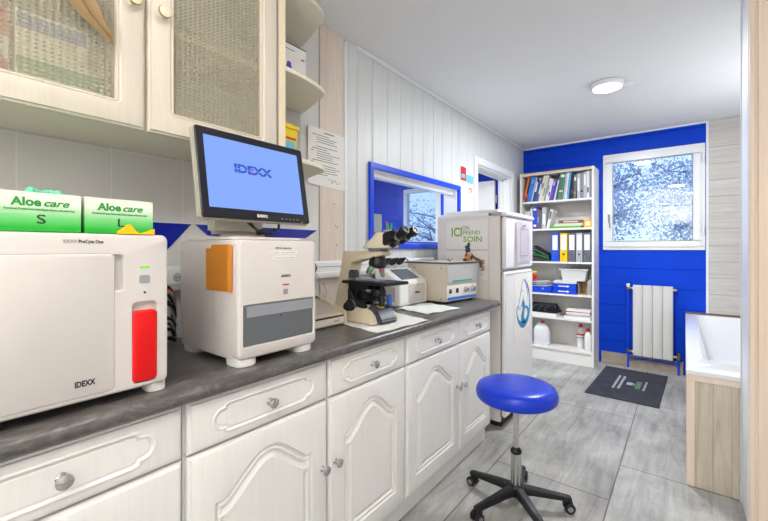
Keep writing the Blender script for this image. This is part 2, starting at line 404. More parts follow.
# left wall: opening of the hatch window y 1.87-3.05, z 1.28-1.775 ; door opening y 3.45-4.36, z 0-2.06
HW0, HW1, HZ0, HZ1 = 1.88, 3.045, 1.275, 1.765
DO0, DO1, DOZ = 3.45, 4.36, 2.06
lw = NB()
for (a, b, c, d) in ((-1.5, HW0, 0, CE), (HW0, HW1, 0, HZ0), (HW0, HW1, HZ1, CE), (HW1, DO0, 0, CE), (DO0, DO1, DOZ, CE), (DO1, YB+.1, 0, CE)):
    box(lw, -.13, -.03, a, b, c, d)
struct('wall_left', lw, M_white, 'white wall behind the counter', 0)
pw = NB()
for (a, b, c, d) in ((1.64, HW0, 0, CE), (HW0, HW1, 0, HZ0), (HW0, HW1, HZ1, CE), (HW1, DO0, 0, CE), (DO0, DO1, DOZ, CE), (DO1, YB, 0, CE)):
    merge(pw, planks_vert(a, b, c, d, .15, .09))
struct('wall_left', pw, M_panelw, 'white vertical tongue and groove boards')
tl = NB(); box(tl, -.03, 0, -1.4, 1.43, 0, CE)
struct('wall_left', tl, M_tile, 'square off-white wall tiles over the counter', 0)
bp_ = NB(); box(bp_, -.03, .006, 1.432, 1.618, 0, CE, .001)
struct('wall_left', bp_, M_beige, 'narrow pale wood panel between tiles and boards', 0)
struct('trim_1', box(NB(), -.03, .012, 1.62, 1.64, 0, CE-.015, .003), M_upvc, 'white corner bead beside the pale wood panel')
struct('trim_2', box(NB(), 0, .022, 1.72, YB, CE-.022, CE, .006), M_upvc, 'white cove along ceiling and left wall')
struct('trim_3', box(NB(), .022, 1.735, YB-.02, YB, CE-.02, CE, .005), M_upvc, 'white cove above the blue wall')

# blue diamond tiles of the border
bd = NB()
prism(bd, [(.36, 1.348), (.742, 1.348), (.645, 1.24), (.36, 1.24)], 'x', 0, .0025)
prism(bd, [(.757, 1.348), (1.415, 1.348), (1.335, 1.303), (.81, 1.303)], 'x', 0, .0025)
struct('trim_4', bd, M_bluetile, 'blue border tiles between white diamonds', 0)

# back wall
bw = NB()
WX0, WX1, WZ0, WZ1 = .867, 1.727, 1.234, 2.266
for (a, b, c, d) in ((0, WX0, 0, CE), (WX0, WX1, 0, WZ0), (WX0, WX1, WZ1, CE), (WX1, 3.0, 0, CE)):
    box(bw, a, b, YB+.03, YB+.14, c, d)
struct('wall_back', bw, M_white, 'back wall', 0)
def planks_h(x0, x1, z0, z1, step, ph=0.):
    bm = NB(); z = z0
    while z < z1-1e-4:
        e = min(z1, (math.floor((z-ph+1e-6)/step)+1)*step+ph); g = .003
        if e-z > 2.5*g: prism(bm, [(YB+.03, z), (YB+.005, z), (YB, z+g), (YB, e-g), (YB+.005, e), (YB+.03, e)], 'x', x0, x1)
        z = e
    return bm
bl = NB()
for (a, b, c, d) in ((0, WX0, 0, CE), (WX0, WX1, 0, WZ0), (WX0, WX1, WZ1, CE), (WX1, 1.733, 0, CE)):
    merge(bl, planks_h(a, b, c, d, .198, .05))
struct('wall_back', bl, M_blue, 'bright blue horizontal boards round the window')
struct('wall_back', planks_h(1.752, 2.45, 0, CE, .156, .03), M_greige, 'pale greige boards right of the window')
struct('trim_5', box(NB(), 1.733, 1.752, YB-.006, YB+.03, .6, CE, .002), M_upvc, 'white bead between blue and greige boards')
struct('baseboard_back', box(NB(), .85, 1.56, YB-.012, YB, 0, .128, .002), M_basetile, 'brown beige skirting tile under the radiator')
struct('wall_right', box(NB(), 2.45, 2.6, 2.58, 5.0, 0, CE), M_greige, 'right wall beyond the tub', 0)
struct('wall_right', box(NB(), 2.9, 3.0, -1.5, 2.4, 0, CE), M_white, 'right wall of the near part of the room', 0)
struct('wall_rear', box(NB(), -.03, 3.0, -1.5, -1.4, 0, CE), M_white, 'wall behind the viewpoint', 0)
# partition with the pine casing at the right edge of the view
struct('wall_partition', box(NB(), 1.806, 2.9, 2.35, 2.583, 0, CE), M_white, 'partition end between the two parts of the room', 0)
pe = NB(); box(pe, 1.792, 1.806, 2.345, 2.583, 0, CE, .002); box(pe, 1.787, 1.7925, 2.572, 2.586, 0, CE, .001)
struct('trim_6', pe, M_gloss, 'glossy white lining on the partition end')
pc = NB()
prism(pc, [(1.795, 2.345), (1.795, 2.328), (1.800, 2.323), (1.812, 2.323), (1.816, 2.329), (1.820, 2.329), (1.823, 2.317), (1.90, 2.312), (1.905, 2.318), (1.905, 2.345)], 'z', 0, CE)
struct('trim_7', pc, M_pine, 'pale pine casing at the right edge')

# window in the back wall
wf = NB()
def frame_y(bm, x0, x1, z0, z1, t, y0, y1, r=.004):
    box(bm, x0, x1, y0, y1, z0, z0+t, r); box(bm, x0, x1, y0, y1, z1-t, z1, r)
    box(bm, x0, x0+t, y0, y1, z0+t-.004, z1-t+.004, r); box(bm, x1-t, x1, y0, y1, z0+t-.004, z1-t+.004, r)
frame_y(wf, WX0, WX1, WZ0, WZ1, .04, YB-.02, YB+.08)
win = struct('window_1', wf, M_upvc, 'white framed window in the blue wall')
sf = NB(); frame_y(sf, WX0+.03, WX1-.03, WZ0+.03, WZ1-.03, .064, YB-.036, YB+.03, .007)
obj('sash', sf, M_upvc, win)
obj('glazing', box(NB(), WX0+.09, WX1-.09, YB-.004, YB, WZ0+.09, WZ1-.09), M_glass, win, smooth=0)
gs = NB(); frame_y(gs, WX0+.093, WX1-.093, WZ0+.093, WZ1-.093, .004, YB-.038, YB-.02, .001)
obj('gasket', gs, M_btn, win)
hd = NB(); box(hd, .918, .938, YB-.044, YB-.036, 1.55, 1.62, .003); tube(hd, [(.928, YB-.046, 1.61), (.928, YB-.075, 1.60), (.930, YB-.082, 1.57), (.944, YB-.08, 1.47)], .0075)
obj('window_handle', hd, M_steel, win)
for z in (1.40, 2.08):
    obj('hinge', cyl(NB(), (1.712, YB-.046, z), (1.712, YB-.046, z+.075), .008), M_upvc, win)

# ---- the neighbouring room seen through the hatch and the doorway
struct('wall_neighbour', box(NB(), -3.3, -3.2, -1.5, 5.0, 0, CE), M_blue, 'blue far wall of the next room', 0)
nb = NB(); NX0, NX1, NZ0, NZ1 = -1.80, -1.16, 1.30, 2.14
for (a, b, c, d) in ((-3.2, NX0, 0, CE), (NX0, NX1, 0, NZ0), (NX0, NX1, NZ1, CE), (NX1, -.13, 0, CE)):
    merge(nb, planks_h(a, b, c, d, .198, .05))
for (a, b, c, d) in ((-3.2, NX0, 0, CE), (NX0, NX1, 0, NZ0), (NX0, NX1, NZ1, CE), (NX1, 0, 0, CE)):
    box(nb, a, b, YB+.031, YB+.14, c, d)
struct('wall_neighbour', nb, M_blue, 'blue boarded wall of the next room')
struct('wall_neighbour', box(NB(), -3.2, -.13, .4, .5, 0, CE), M_white, 'white end wall of the next room', 0)
f2 = NB(); frame_y(f2, NX0, NX1, NZ0, NZ1, .06, YB-.03, YB+.05, .006)
w2 = struct('window_2', f2, M_upvc, 'white window of the next room')
obj('glazing', box(NB(), NX0+.06, NX1-.06, YB, YB+.004, NZ0+.06, NZ1-.06), M_glass, w2, smooth=0)

# hatch window in the left wall
hf = NB()
def frame_x(bm, y0, y1, z0, z1, t, x0, x1, r=.003):
    box(bm, x0, x1, y0, y1, z0, z0+t, r); box(bm, x0, x1, y0, y1, z1-t, z1, r)
    box(bm, x0, x1, y0, y0+t, z0+t, z1-t, r); box(bm, x0, x1, y1-t, y1, z0+t, z1-t, r)
frame_x(hf, HW0-.038, HW1+.038, HZ0-.028, HZ1+.032, .038, 0, .02)
hw = struct('window_3', hf, M_bluef, 'blue framed hatch window above the counter')
rv = NB(); frame_x(rv, HW0+.0, HW1-.0, HZ0+.0, HZ1-.0, .012, -.13, -.001, .001); box(rv, -.1, -.03, HW0+.012, HW1-.012, HZ1-.045, HZ1-.012, .004)
obj('window_reveal', rv, M_upvc, hw, label='white reveal')
sl = NB(); box(sl, -.09, -.072, 2.915, 2.94, HZ0+.014, HZ1-.047, .002); box(sl, -.09, -.072, HW0+.014, 2.914, HZ0+.0125, HZ0+.0275, .002)
obj('pane_frame', sl, M_bluef, hw)
obj('glass_pane', box(NB(), -.083, -.079, HW0+.014, 2.914, HZ0+.028, HZ1-.047), M_glassg, hw, smooth=0)

# doorway
df = NB()
box(df, 0, .016, DO0-.07, DO0, 0, DOZ+.07, .004); box(df, 0, .016, DO1, DO1+.07, 0, DOZ+.07, .004); box(df, 0, .016, DO0, DO1, DOZ, DOZ+.07, .004)
box(df, -.145, 0, DO0-.012, DO0+.014, 0, DOZ, .003); box(df, -.145, 0, DO1-.014, DO1+.012, 0, DOZ, .003); box(df, -.145, 0, DO0+.014, DO1-.014, DOZ-.014, DOZ+.012, .003)
box(df, -.11, -.085, DO1-.03, DO1-.014, 0, DOZ-.014, .002); box(df, -.11, -.085, DO0+.014, DO1-.014, DOZ-.03, DOZ-.014, .002)
dr = struct('door_1', df, M_upvc, 'white doorway in the left wall')
lf = NB(); box(lf, -.95, -.17, 4.295, 4.335, .01, 2.04, .003)
leaf = obj('door_leaf', lf, M_white, dr, label='white door standing open into the next room')
hg = NB()
for z in (.3, 1.15, 1.78): cyl(hg, (-.158, 4.325, z), (-.158, 4.325, z+.09), .008)
obj('hinge', hg, M_steel, dr)
# ------------------------------------------------------------------ base cabinets, worktop
CT = .90                    # worktop height
FX = .578                   # face of doors and drawers
def arch(w, z0, zs, h):
    """CCW outline (y,z) of a cathedral panel centred on 0"""
    pts = [(-w/2, z0), (w/2, z0), (w/2, zs)]; n = 26
    for i in range(1, n):
        t = i/n; y = w/2 - w*t; e = 1-abs(2*t-1); u = max(0, (e-.12)/.88)
        s = sin(pi/2*u)**1.3; pts.append((y, zs-.006*min(1, e/.12) + (h+.006)*s))
    pts.append((-w/2, zs)); return pts
def plaque(L, h):
    """long cartouche with rounded, notched ends"""
    r = h*.36; o = []
    for sgn in (1, -1):
        cx = sgn*(L/2-r)
        a0 = -pi/2 if sgn > 0 else pi/2
        o += [(cx-sgn*.022, -sgn*h/2)] if 1 else []
        o += [(cx-sgn*.004, -sgn*h/2+sgn*.004), (cx-sgn*.002, -sgn*r)]
        for i in range(1, 12): t = a0+pi*i/12; o.append((cx+r*cos(t), r*sin(t)))
        o += [(cx-sgn*.002, sgn*r), (cx-sgn*.004, sgn*h/2-sgn*.004), (cx-sgn*.022, sgn*h/2)]
    return o
EDGE = ((0, -.012), (.0025, -.0075), (.007, -.006), (.0085, -.001), (.011, 0))
GROOVE = [(.0015, -.004), (.004, -.0085), (.009, -.0095), (.012, -.003), (.0145, -.002), (.018, -.0025), (.021, -.008), (.025, -.0095), (.030, -.007), (.040, -.0015), (.042, -.0005)]
def knob_bm(r=.0155):
    return lathe(NB(), [(.011, 0), (.011, .002), (.0065, .005), (.0055, .014), (r*.8, .018), (r, .022), (r*.96, .0265), (r*.6, .0295), (r*.25, .0305), (0, .0307)], (0, 0, 0), (1, 0, 0), 24)
units = [(-.52, .452, [(-.033, .452)], [(-.033, .452, -1)]),
         (.455, 1.429, [(.458, .948), (.952, 1.428)], [(.458, .948, 1), (.952, 1.428, -1)]),
         (1.433, 2.395, [(1.436, 1.95), (1.954, 2.392)], [(1.436, 1.95, 1), (1.954, 2.392, -1)])]
ulab = ['white base cabinet at the near end of the worktop, lower left corner of the view',
        'middle white base cabinet with arched doors, between near cabinet and stool end',
        'far white base cabinet with arched doors, next to the fridge']
knob_src = None
for (a, b, drs, dos), lb in zip(units, ulab):
    u = thing('base_cabinet', lb, 'cabinet', (.28, (a+b)/2, 0), 0, 'white base cabinets under the worktop')
    ox, oy = .28, (a+b)/2
    W = lambda bm: mv(bm, -ox, -oy, 0)
    c = NB(); box(c, .004, FX-.02, a, b, .11, CT-.04, .001)
    obj('carcass', W(c), M_cab, u)
    obj('plinth', W(box(NB(), .06, .535, a, b, 0, .109)), M_cab, u)
    def knob(parent, y, z, name='knob'):
        global knob_src
        if knob_src is None: k = obj('knob', knob_bm(), M_chrome, parent, (0, y, z), 'round chrome knob'); knob_src = k; return k
        k = knob_src.copy(); COL.objects.link(k); k.parent = parent; k.location = (0, y, z); return k
    for (p, q) in drs:
        L = q-p-.006; h = .136
        bm = plate(NB(), [(-L/2, -h/2), (L/2, -h/2), (L/2, h/2), (-L/2, h/2)], .0195, EDGE,
                   [(plaque(L*.74, .086), [(.0012, .0025), (.0035, .0042), (.006, .003), (.008, -.002), (.011, -.003), (.014, -.0005), (.0145, 0)], True)])
        d = obj('drawer', bm, M_cab, u, (FX-ox, (p+q)/2-oy, .787), smooth=22)
        knob(d, 0, 0)
    for (p, q, side) in dos:
        L = q-p-.006; z0, z1 = .112, .714; zc = (z0+z1)/2; hh = (z1-z0)/2
        bm = plate(NB(), [(-L/2, -hh), (L/2, -hh), (L/2, hh), (-L/2, hh)], .0195, EDGE,
                   [(arch(L-.142, -hh+.075, hh-.146, .088), GROOVE, True)])
        d = obj('cabinet_door', bm, M_cab, u, (FX-ox, (p+q)/2-oy, zc), smooth=22)
        knob(d, side*(L/2-.026), .485-zc)
wt = NB()
prism(wt, [(.003, .863), (.588, .863), (.598, .866), (.603, .874), (.604, .885), (.600, .894), (.590, .8995), (.575, .9), (.003, .9)], 'y', -.55, 2.492)
top = obj('worktop', wt, M_top, loc=(0, 0, 0), smooth=50)
tag(top, 'dark grey slate-look worktop running over the white base cabinets', 'worktop')
# white cable trunking with sockets along the wall
tr = thing('cable_trunking', 'white plastic cable trunking on the wall above the worktop', 'trunking', (0, 1.0, 1.09))
t_ = NB(); prism(t_, [(0.0065, 0), (.045, 0), (.05, .006), (.05, .03), (.044, .034), (.044, .06), (.05, .064), (.05, .082), (.04, .092), (.0065, .092)], 'y', -1.2, 1.57)
obj('channel', t_, M_upvc, tr)
for (y, lab) in ((.665, None), (.585, None), (1.02, None)):
    s = obj('socket', box(NB(), .0, .008, -.04, .04, -.022, .036, .003), M_upvc, tr, (.047, y-1.0, .045))
    fm = NB(); lathe(fm, [(.017, 0), (.017, .0008), (.0165, .001)], (.008, 0, .006), (1, 0, 0)); obj('socket_face', fm, M_shell2, s)
    fm = NB()
    for dy in (-.006, .006): lathe(fm, [(.0024, 0), (.0024, .001)], (.009, dy, .006), (1, 0, 0), 10)
    obj('pin_holes', fm, M_black, s)
# black plugs on the trunking behind the small analyser
for i, (y, lb) in enumerate(((1.93, 'black power plug nearest the microscope, on the trunking'), (2.01, 'middle black power plug on the trunking behind the small analyser'), (2.09, 'black power plug nearest the centrifuge, on the trunking'))):
    p = thing('power_plug', lb, 'plug', (.052, y, 1.155), 0, 'black plugs in the trunking')
    k = NB(); lathe(k, [(.018, 0), (.021, .006), (.021, .03), (.016, .042), (.010, .055), (.006, .07)], (0, 0, 0), (1, 0, .5)); obj('plug_body', k, M_black, p)
    obj('plug_cord', tube(NB(), [(.055, 0, .028), (.07, .012, .02), (.062, .028, .008), (.03, .04, .002)], .003), M_black, p)

# tangle of cables behind the analysers
cables = thing('cable_bundle', 'tangle of black, grey and red cables between the two big analysers', 'cables', (.12, .60, .903))
cc = {'black_cable': M_black, 'grey_cable': M_silver, 'red_cable': M_red}
for i in range(15):
    col = ('black_cable', 'black_cable', 'grey_cable', 'black_cable', 'red_cable')[i % 5 if i != 9 else 0]
    z = .02+.012*i; ys = random.uniform(-.02, .02)
    pts = [(-.09+random.random()*.04, -.13, z*.9), (-.02+.03*random.random(), -.06+ys, z+.02*random.random()), (.00+.03*random.random(), .0, z+random.uniform(-.03, .03)+.02), (-.03, .04, max(.01, z-.03)), (-.09, .055, .03+z*.4)]
    pts = [(max(-.105, x), y, max(.008, zz)) for x, y, zz in pts]
    obj(col, tube(NB(), pts, .0045 if i % 3 else .0065, 7), cc[col], cables)

# ------------------------------------------------------------------ big analyser on the left (door, red tray)
ax0, ay0, ay1 = .56, .055, .421
A = thing('blood_analyser', 'large off-white analyser with a red front tray, at the left edge of the worktop', 'analyser', (.37, (ay0+ay1)/2, CT))
hy = (ay1-ay0)/2
def L(y): return y-(ay0+ay1)/2
def rb(x0, x1, y0, y1, z0, z1, r): return box(NB(), x0, x1, y0, y1, z0, z1, r, 4)
obj('housing', rb(-.19, .178, -hy, hy, .022, .383, .016), M_shell, A)
outer = rrect(-hy+.0005, hy-.0005, .0225, .3825, .016, 6)
recess = rrect(L(.295), L(.327), .252, .337, .010); tray = rrect(L(.341), L(.396), .033, .226, .012)
RE = ((0, -.006), (.0012, -.0035), (.0035, -.001), (.006, 0))
fp = plate(NB(), outer, .02, RE,
           [(recess, [(.002, -.002), (.003, -.012), (.006, -.016)], True), (tray, [(.001, -.001), (.0015, -.011)], True)])
fr = obj('front_panel', fp, M_shell, A, (.19, 0, 0))
dp = NB(); plate(dp, rrect(-hy+.012, L(.306), .034, .338, .01), .003, ((0, -.0016), (.0012, -.0004), (.002, 0)))
dpo = obj('analyser_door', dp, M_shell, A, (.1915, 0, 0))
sm = NB(); plate(sm, rrect(-hy+.0105, L(.3075), .0325, .3395, .0115), .002, ((0, 0),)); obj('door_seam', sm, M_shell2, A, (.1895+.0007, 0, 0))
rt = NB(); plate(rt, rrect(L(.3425), L(.3945), .036, .204, .010), .012, ((0, -.004), (.0012, -.0015), (.004, 0)))
obj('tray', rt, M_red, A, (.194, 0, 0), 'bright red tray')
ld = NB(); box(ld, .1895, .1912, L(.357), L(.378), .3035, .3085, .0006); obj('status_light', ld, M_led, A)
bt = NB(); plate(bt, rrect(L(.3565), L(.379), .268, .287, .004), .003, ((0, -.001), (.001, 0))); obj('button', bt, M_btn, A, (.1915, 0, 0))
lk = NB(); box(lk, .1895, .1906, L(.3655), L(.3705), .2435, .2485); obj('lock_mark', lk, M_ink, A, smooth=0)
for (x, y) in ((.15, L(.402)), (.15, -hy+.035), (-.15, L(.402)), (-.15, -hy+.035)):
    f = NB(); t = rrect(-.03, .03, -.022, .022, .02); prism(f, t, 'z', 0, .03, .003); obj('foot', f, M_shellw, A, (x, y, 0))
text('lettering', 'IDEXX', M_inkg, A, (.1902, L(.2275), .3645), .0105, w=.022)
text('lettering', 'ProCyte One', M_ink, A, (.1902, L(.2635), .3645), .0105, bold=.0003, w=.044)
text('lettering', 'IDEXX', M_ink, A, (.1918, L(.252), .062), .017, bold=.0006, w=.036)

# glove cartons on top
def carton(y0, y1, z, x0, x1, letter, label, seed):
    c = thing('glove_box', label, 'glove box', ((x0+x1)/2, (y0+y1)/2, z), 0, 'green and white glove boxes on the left analyser')
    hx, hy2 = (x1-x0)/2, (y1-y0)/2
    obj('carton', box(NB(), -hx, hx, -hy2, hy2, 0, .078, .0012), M_fade, c)
    lid = NB(); box(lid, -hx+.004, hx-.03, -hy2+.012, hy2-.012, .078, .0788); obj('top_flap', lid, M_green, c)
    text('lettering', 'Aloe', M_dgreen, c, (hx+.0004, -.022, .058), .0225, bold=.0008, w=.045)
    text('lettering', 'care', M_dgreen, c, (hx+.0004, .0225, .0575), .020, shear=.35, bold=.0004, w=.041)
    text('lettering', 'Powdered Protein Free Latex Exam Gloves with Aloe Vera', M_dgreen, c, (hx+.0004, 0, .044), .006, w=.108, bold=.0001)
    text('lettering', letter, M_ink, c, (hx+.0004, 0, .024), .026, w=.014)
    return c
cs = carton(.118, .2475, CT+.3835, .32, .555, 'S', 'green and white glove box marked with an S, left of the pair', 1)
cl = carton(.2535, .388, CT+.3835, .32, .555, 'L', 'green and white glove box marked with an L, right of the pair', 2)
g = NB()
for i in range(6):
    a = random.uniform(-1, 1); ell(g, (random.uniform(-.01, .02), -.028+.009*i, .0785+.004+.003*random.random()), (.018, .008, .006+.004*random.random()), 12)
go = obj('glove', g, mat('mint_glove', (110, 214, 176), .5), cs, (.05, .02, 0), 'mint green glove poking out of the box slot')
yb = NB(); rs = []
for i in range(13):
    t = i/12; y = .312+.078*t; z = .004+.018*math.exp(-((t-.33)/.16)**2)+.008*(t > .8)*(t-.8)*5+.004*math.sin(9*t)
    rs.append([Vector((.556, y, 0)), Vector((.5595, y, 0)), Vector((.5592, y, z)), Vector((.5565, y, z))])
rings(yb, rs); bmesh.ops.recalc_face_normals(yb, faces=yb.faces)
yo = obj('yellow_wrapper', mv(yb, -.558, -.35, 0), mat('yellow_film', (250, 196, 20), .4), loc=(.5575, .35, CT+.3835)); tag(yo, 'crumpled yellow wrapper lying before the L glove box', 'wrapper')

# ------------------------------------------------------------------ second analyser with the smoked hatch
bx0, bx1, by0, by1 = .188, .560, .610, .908
B = thing('chemistry_analyser', 'off-white analyser with smoked grey hatch and orange envelope, under the screen', 'analyser', ((bx0+bx1)/2, (by0+by1)/2, CT))
hx, hy = (bx1-bx0)/2, (by1-by0)/2
bb = NB(); t = bmesh.new()
prism(bb, rrect(-hx, hx-.02, -hy, hy, .028, 6), 'z', .022, .376, .008, 3)
obj('housing', bb, M_shell, B)
lid = NB(); prism(lid, rrect(-hx+.01, hx-.05, -hy+.01, hy-.01, .03, 6), 'z', .374, .386, .005, 3); obj('top_cover', lid, M_shell, B)
hatch = rrect(-hy+.016, hy-.012, .058, .185, .006)
fp = plate(NB(), rrect(-hy+.0005, hy-.0005, .0225, .3755, .020, 6), .045, ((0, -.012), (.0015, -.006), (.004, -.002), (.008, 0)),
           [(hatch, [(.002, -.003), (.003, -.006)], True)])
obj('front_panel', fp, M_shell, B, (hx, 0, 0))
hp = NB(); plate(hp, offs(hatch, .004), .004, ((0, -.001), (.001, 0))); obj('hatch', hp, M_winglass, B, (hx-.002, 0, 0), 'smoked grey hatch')
hb = NB(); box(hb, hx-.002, hx-.0008, -hy+.028, hy-.016, .146, .179); obj('hatch_band', hb, M_winlight, B, label='paler band along the top of the hatch')
obj('hatch_dot', lathe(NB(), [(.003, 0), (.003, .001)], (hx-.002, .0, .138), (1, 0, 0), 12), M_black, B)
box_ = NB(); box(box_, hx-.006, hx-.0002, -.035, .035, .050, .062, .004); obj('finger_grip', box_, M_shellw, B)
bt = NB(); plate(bt, rrect(-.009, .009, .203, .221, .003), .003, ((0, -.001), (.001, 0))); obj('button', bt, M_btn, B, (hx+.001, .018, 0))
obj('red_marking', box(NB(), hx-.0005, hx+.0006, .006, .031, .232, .2365), M_redd, B)
text('lettering', 'IDEXX', M_ink, B, (hx+.0003, .019, .262), .011, bold=.0003, w=.036)
text('lettering', 'IDEXX Catalyst One', M_ink, B, (hx+.0003, .010, .351), .008, w=.062)
for (z, a, b2, s) in ((.337, -.042, .066, 'CAISSE MULTIPLE POUR TOUS LES RESULTATS'), (.321, -.035, .062, 'NETTOYAGE AVANT TOUTE UTILISATION')):
    sk = obj('sticker', box(NB(), hx-.0003, hx+.0005, a, b2, z-.0062, z+.0062), M_paper, B)
    text('lettering', 'xxxxxxxxx x xxxx xxx xx xxxx' if 0 else '- ------ - ---- --- -- ------', M_ink, B, (hx+.0007, (a+b2)/2, z), .01, w=(b2-a)*.8)
for (x, y) in ((hx-.05, -hy+.04), (hx-.05, hy-.04), (-hx+.05, -hy+.04), (-hx+.05, hy-.04)):
    f = NB(); prism(f, rrect(-.045, .045, -.035, .035, .03), 'z', 0, .026, .003); obj('foot', f, M_shellw, B, (x, y, 0))
sp_ = NB(); T = plate(NB(), rrect(-.115, .115, .09, .345, .018), .0015, ((0, -.0008), (.0008, 0)))
xf(T, Matrix.Rotation(-pi/2, 4, 'Z')); obj('side_cover', T, M_shell, B, (-.055, -hy-.0004, 0))
T = plate(NB(), rrect(-.1165, .1165, .0885, .3465, .019), .0008, ((0, 0),)); xf(T, Matrix.Rotation(-pi/2, 4, 'Z')); obj('cover_seam', T, M_shell2, B, (-.055, -hy+.0002, 0))
# orange envelope stuck over the near corner
ev = NB(); rs = []
prof = [(.022, -hy-.0105), (.05, -hy-.006), (.10, -hy-.0035), (.145, -hy-.0045), (hx-.042, -hy-.010), (hx-.026, -hy-.004)]
for (x, y) in smoothpath([(p[0], p[1], 0) for p in prof], 4) and [(p.x, p.y) for p in smoothpath([(p[0], p[1], 0) for p in prof], 4)]:
    rs.append([Vector((x, y, .222)), Vector((x, y, .350+.03*min(1, (x-.022)/.03)*0+.012*(x > .05)))])
rings(ev, rs, False, False, False); t = bmesh.ops.solidify(ev, geom=ev.faces[:], thickness=.0018); bmesh.ops.recalc_face_normals(ev, faces=ev.faces)
eo = obj('orange_envelope', ev, M_orange, smooth=0, loc=((bx0+bx1)/2, (by0+by1)/2, CT)); tag(eo, 'orange envelope taped over the near corner of the smoked-hatch analyser', 'envelope')

# ------------------------------------------------------------------ screen standing on it
sy0, sy1 = .534, .934
mz0, mz1 = 1.337, 1.615; xb, xt = .500, .450
D = thing('monitor', 'black-framed screen showing a blue page, standing on the second analyser', 'monitor', (.37, .74, CT+.387))
ang = math.atan2(xb-xt, mz1-mz0); Hh = math.hypot(xb-xt, mz1-mz0)
MM = Matrix.Translation((xb-.37, (sy0+sy1)/2-.74, mz0-CT-.387)) @ Matrix.Rotation(-ang, 4, 'Y')
hw_ = (sy1-sy0)/2
def scr(bm): return xf(bm, MM)
obj('rear_case', scr(box(box(NB(), -.032, -.004, -hw_, hw_, 0, Hh, .006, 3), -.055, -.03, -hw_+.05, hw_-.05, .04, Hh-.05, .01, 3)), M_silver, D)
op = rrect(-hw_+.026, hw_-.026, .034, Hh-.026, .002, 1)
bz = plate(NB(), rrect(-hw_+.003, hw_-.003, .003, Hh-.003, .008), .006, ((0, -.002), (.002, 0)), [(op, [(.0005, -.0025)], True)])
bo = obj('bezel', scr(bz), M_bezel, D)
sc = NB(); plate(sc, offs(op, .001), .001, ((0, 0),)); xf(sc, Matrix.Translation((-.0012, 0, 0))); obj('display', scr(sc), M_screen, D)
def mtext(s, m, y, z, size, w, bold, dx=0.0):
    return text('lettering', s, m, D, (0, 0, 0), size, w=w, bold=bold, extra=MM @ Matrix.Translation((dx, y, z)))
mtext('IDEXX', M_screenink, -.016, Hh*.585, .037, .138, .0016, -.0006)
hl = NB()
box(hl, -.0006, .0002, -.088, .056, Hh*.585-.0012, Hh*.585+.0008); obj('logo_cut', scr(hl), M_screen, D)
hl = NB(); box(hl, -.0004, .0004, -.026, -.010, Hh*.585-.0012, Hh*.585+.0006); obj('logo_dash', scr(hl), M_screenhot, D)
mtext('IDEXX', M_paper, .0, .017, .012, .040, .0006, .0003)
bts = NB()
for i in range(5): box(bts, -.0002, .0006, .075+i*.016, .080+i*.016, .012, .0145)
obj('menu_buttons', scr(bts), M_silver, D)
bts = NB(); box(bts, -.0002, .0006, .158, .162, .004, .008); obj('power_light', scr(bts), M_led, D)
st = NB(); lathe(st, [(.075, 0), (.075, .006), (.06, .012), (.022, .018)], (.0, 0, 0), (0, 0, 1), 32); box(st, -.035, .0, -.11, .09, .010, .11, .012, 3)
cyl(st, (.03, -.045, .13), (.052, -.045, .135), .035)
obj('stand', st, M_silver, D)
for pts in ([(.07, -.02, .055), (.10, 0.0, .016), (.12, .03, .010), (.10, .06, .03)], [(.06, -.03, .06), (.11, -.01, .022), (.125, .05, .022), (.09, .085, .05)]):
    obj('cable', tube(NB(), pts, .004), M_black, D)
cb = NB(); box(cb, .095, .12, -.012, .012, .006, .026, .004); obj('cable_plug', cb, M_black, D)

# ------------------------------------------------------------------ low ribbed printer
Pn = thing('label_printer', 'low beige printer with ribbed top between analyser and microscope', 'printer', (.19, 1.13, CT))
p = NB(); prism(p, [(-.14, .004), (.14, .004), (.14, .050), (.135, .054), (.02, .085), (-.14, .112)], 'y', -.17, .152, .003)
obj('housing', p, M_microb, Pn)
p = NB(); box(p, .139, .1425, -.165, .150, .010, .036, .001); obj('front_plate', p, M_paper, Pn)
p = NB(); box(p, .1385, .1415, -.165, .150, .040, .047); obj('paper_slot', p, M_blackm, Pn)
p = NB()
for i in range(9):
    x = .118-.012*i; z = .054+(.135-x)*.27; box(p, x-.003, x+.003, -.165, .145, z, z+.0035, .001)
for i in range(7):
    x = .01-.018*i; z = .085+(.02-x)*.169; box(p, x-.004, x+.004, -.165, .145, z-.002, z+.0032, .001)
obj('ribs', p, M_shell, Pn)
p = NB(); prism(p, [(-.14, 0), (.148, 0), (.148, .060), (.02, .104), (-.14, .132)], 'y', .1525, .168, .003); obj('side_cheek', p, M_microb, Pn)
text('lettering', 'IDEXX', M_redd, Pn, (.1428, .105, .024), .010, w=.035)
for pts in ([(-.12, .0, .125), (-.06, .03, .17), (-.02, .09, .12), (-.03, .14, .115)], [(-.13, -.03, .13), (-.09, .02, .22), (-.02, .07, .14), (.0, .13, .11)]):
    obj('cable', tube(NB(), pts, .0028), M_blackm, Pn)
# black adaptor hanging above
ad = thing('power_adaptor', 'dark power adaptor with two leads plugged in behind the second analyser', 'adaptor', (.052, 1.30, 1.15))
obj('adaptor_body', prism(NB(), [(0, -.03), (.045, -.025), (.06, 0), (.045, .028), (0, .03)], 'y', -.022, .022, .004), M_dgrey, ad)
for s in (-1, 1): obj('lead', tube(NB(), [(.05, s*.008, -.02), (.07, .03+s*.01, -.07), (.06, .06+s*.02, -.12), (.03, .10, -.16)], .0022), M_silver, ad)
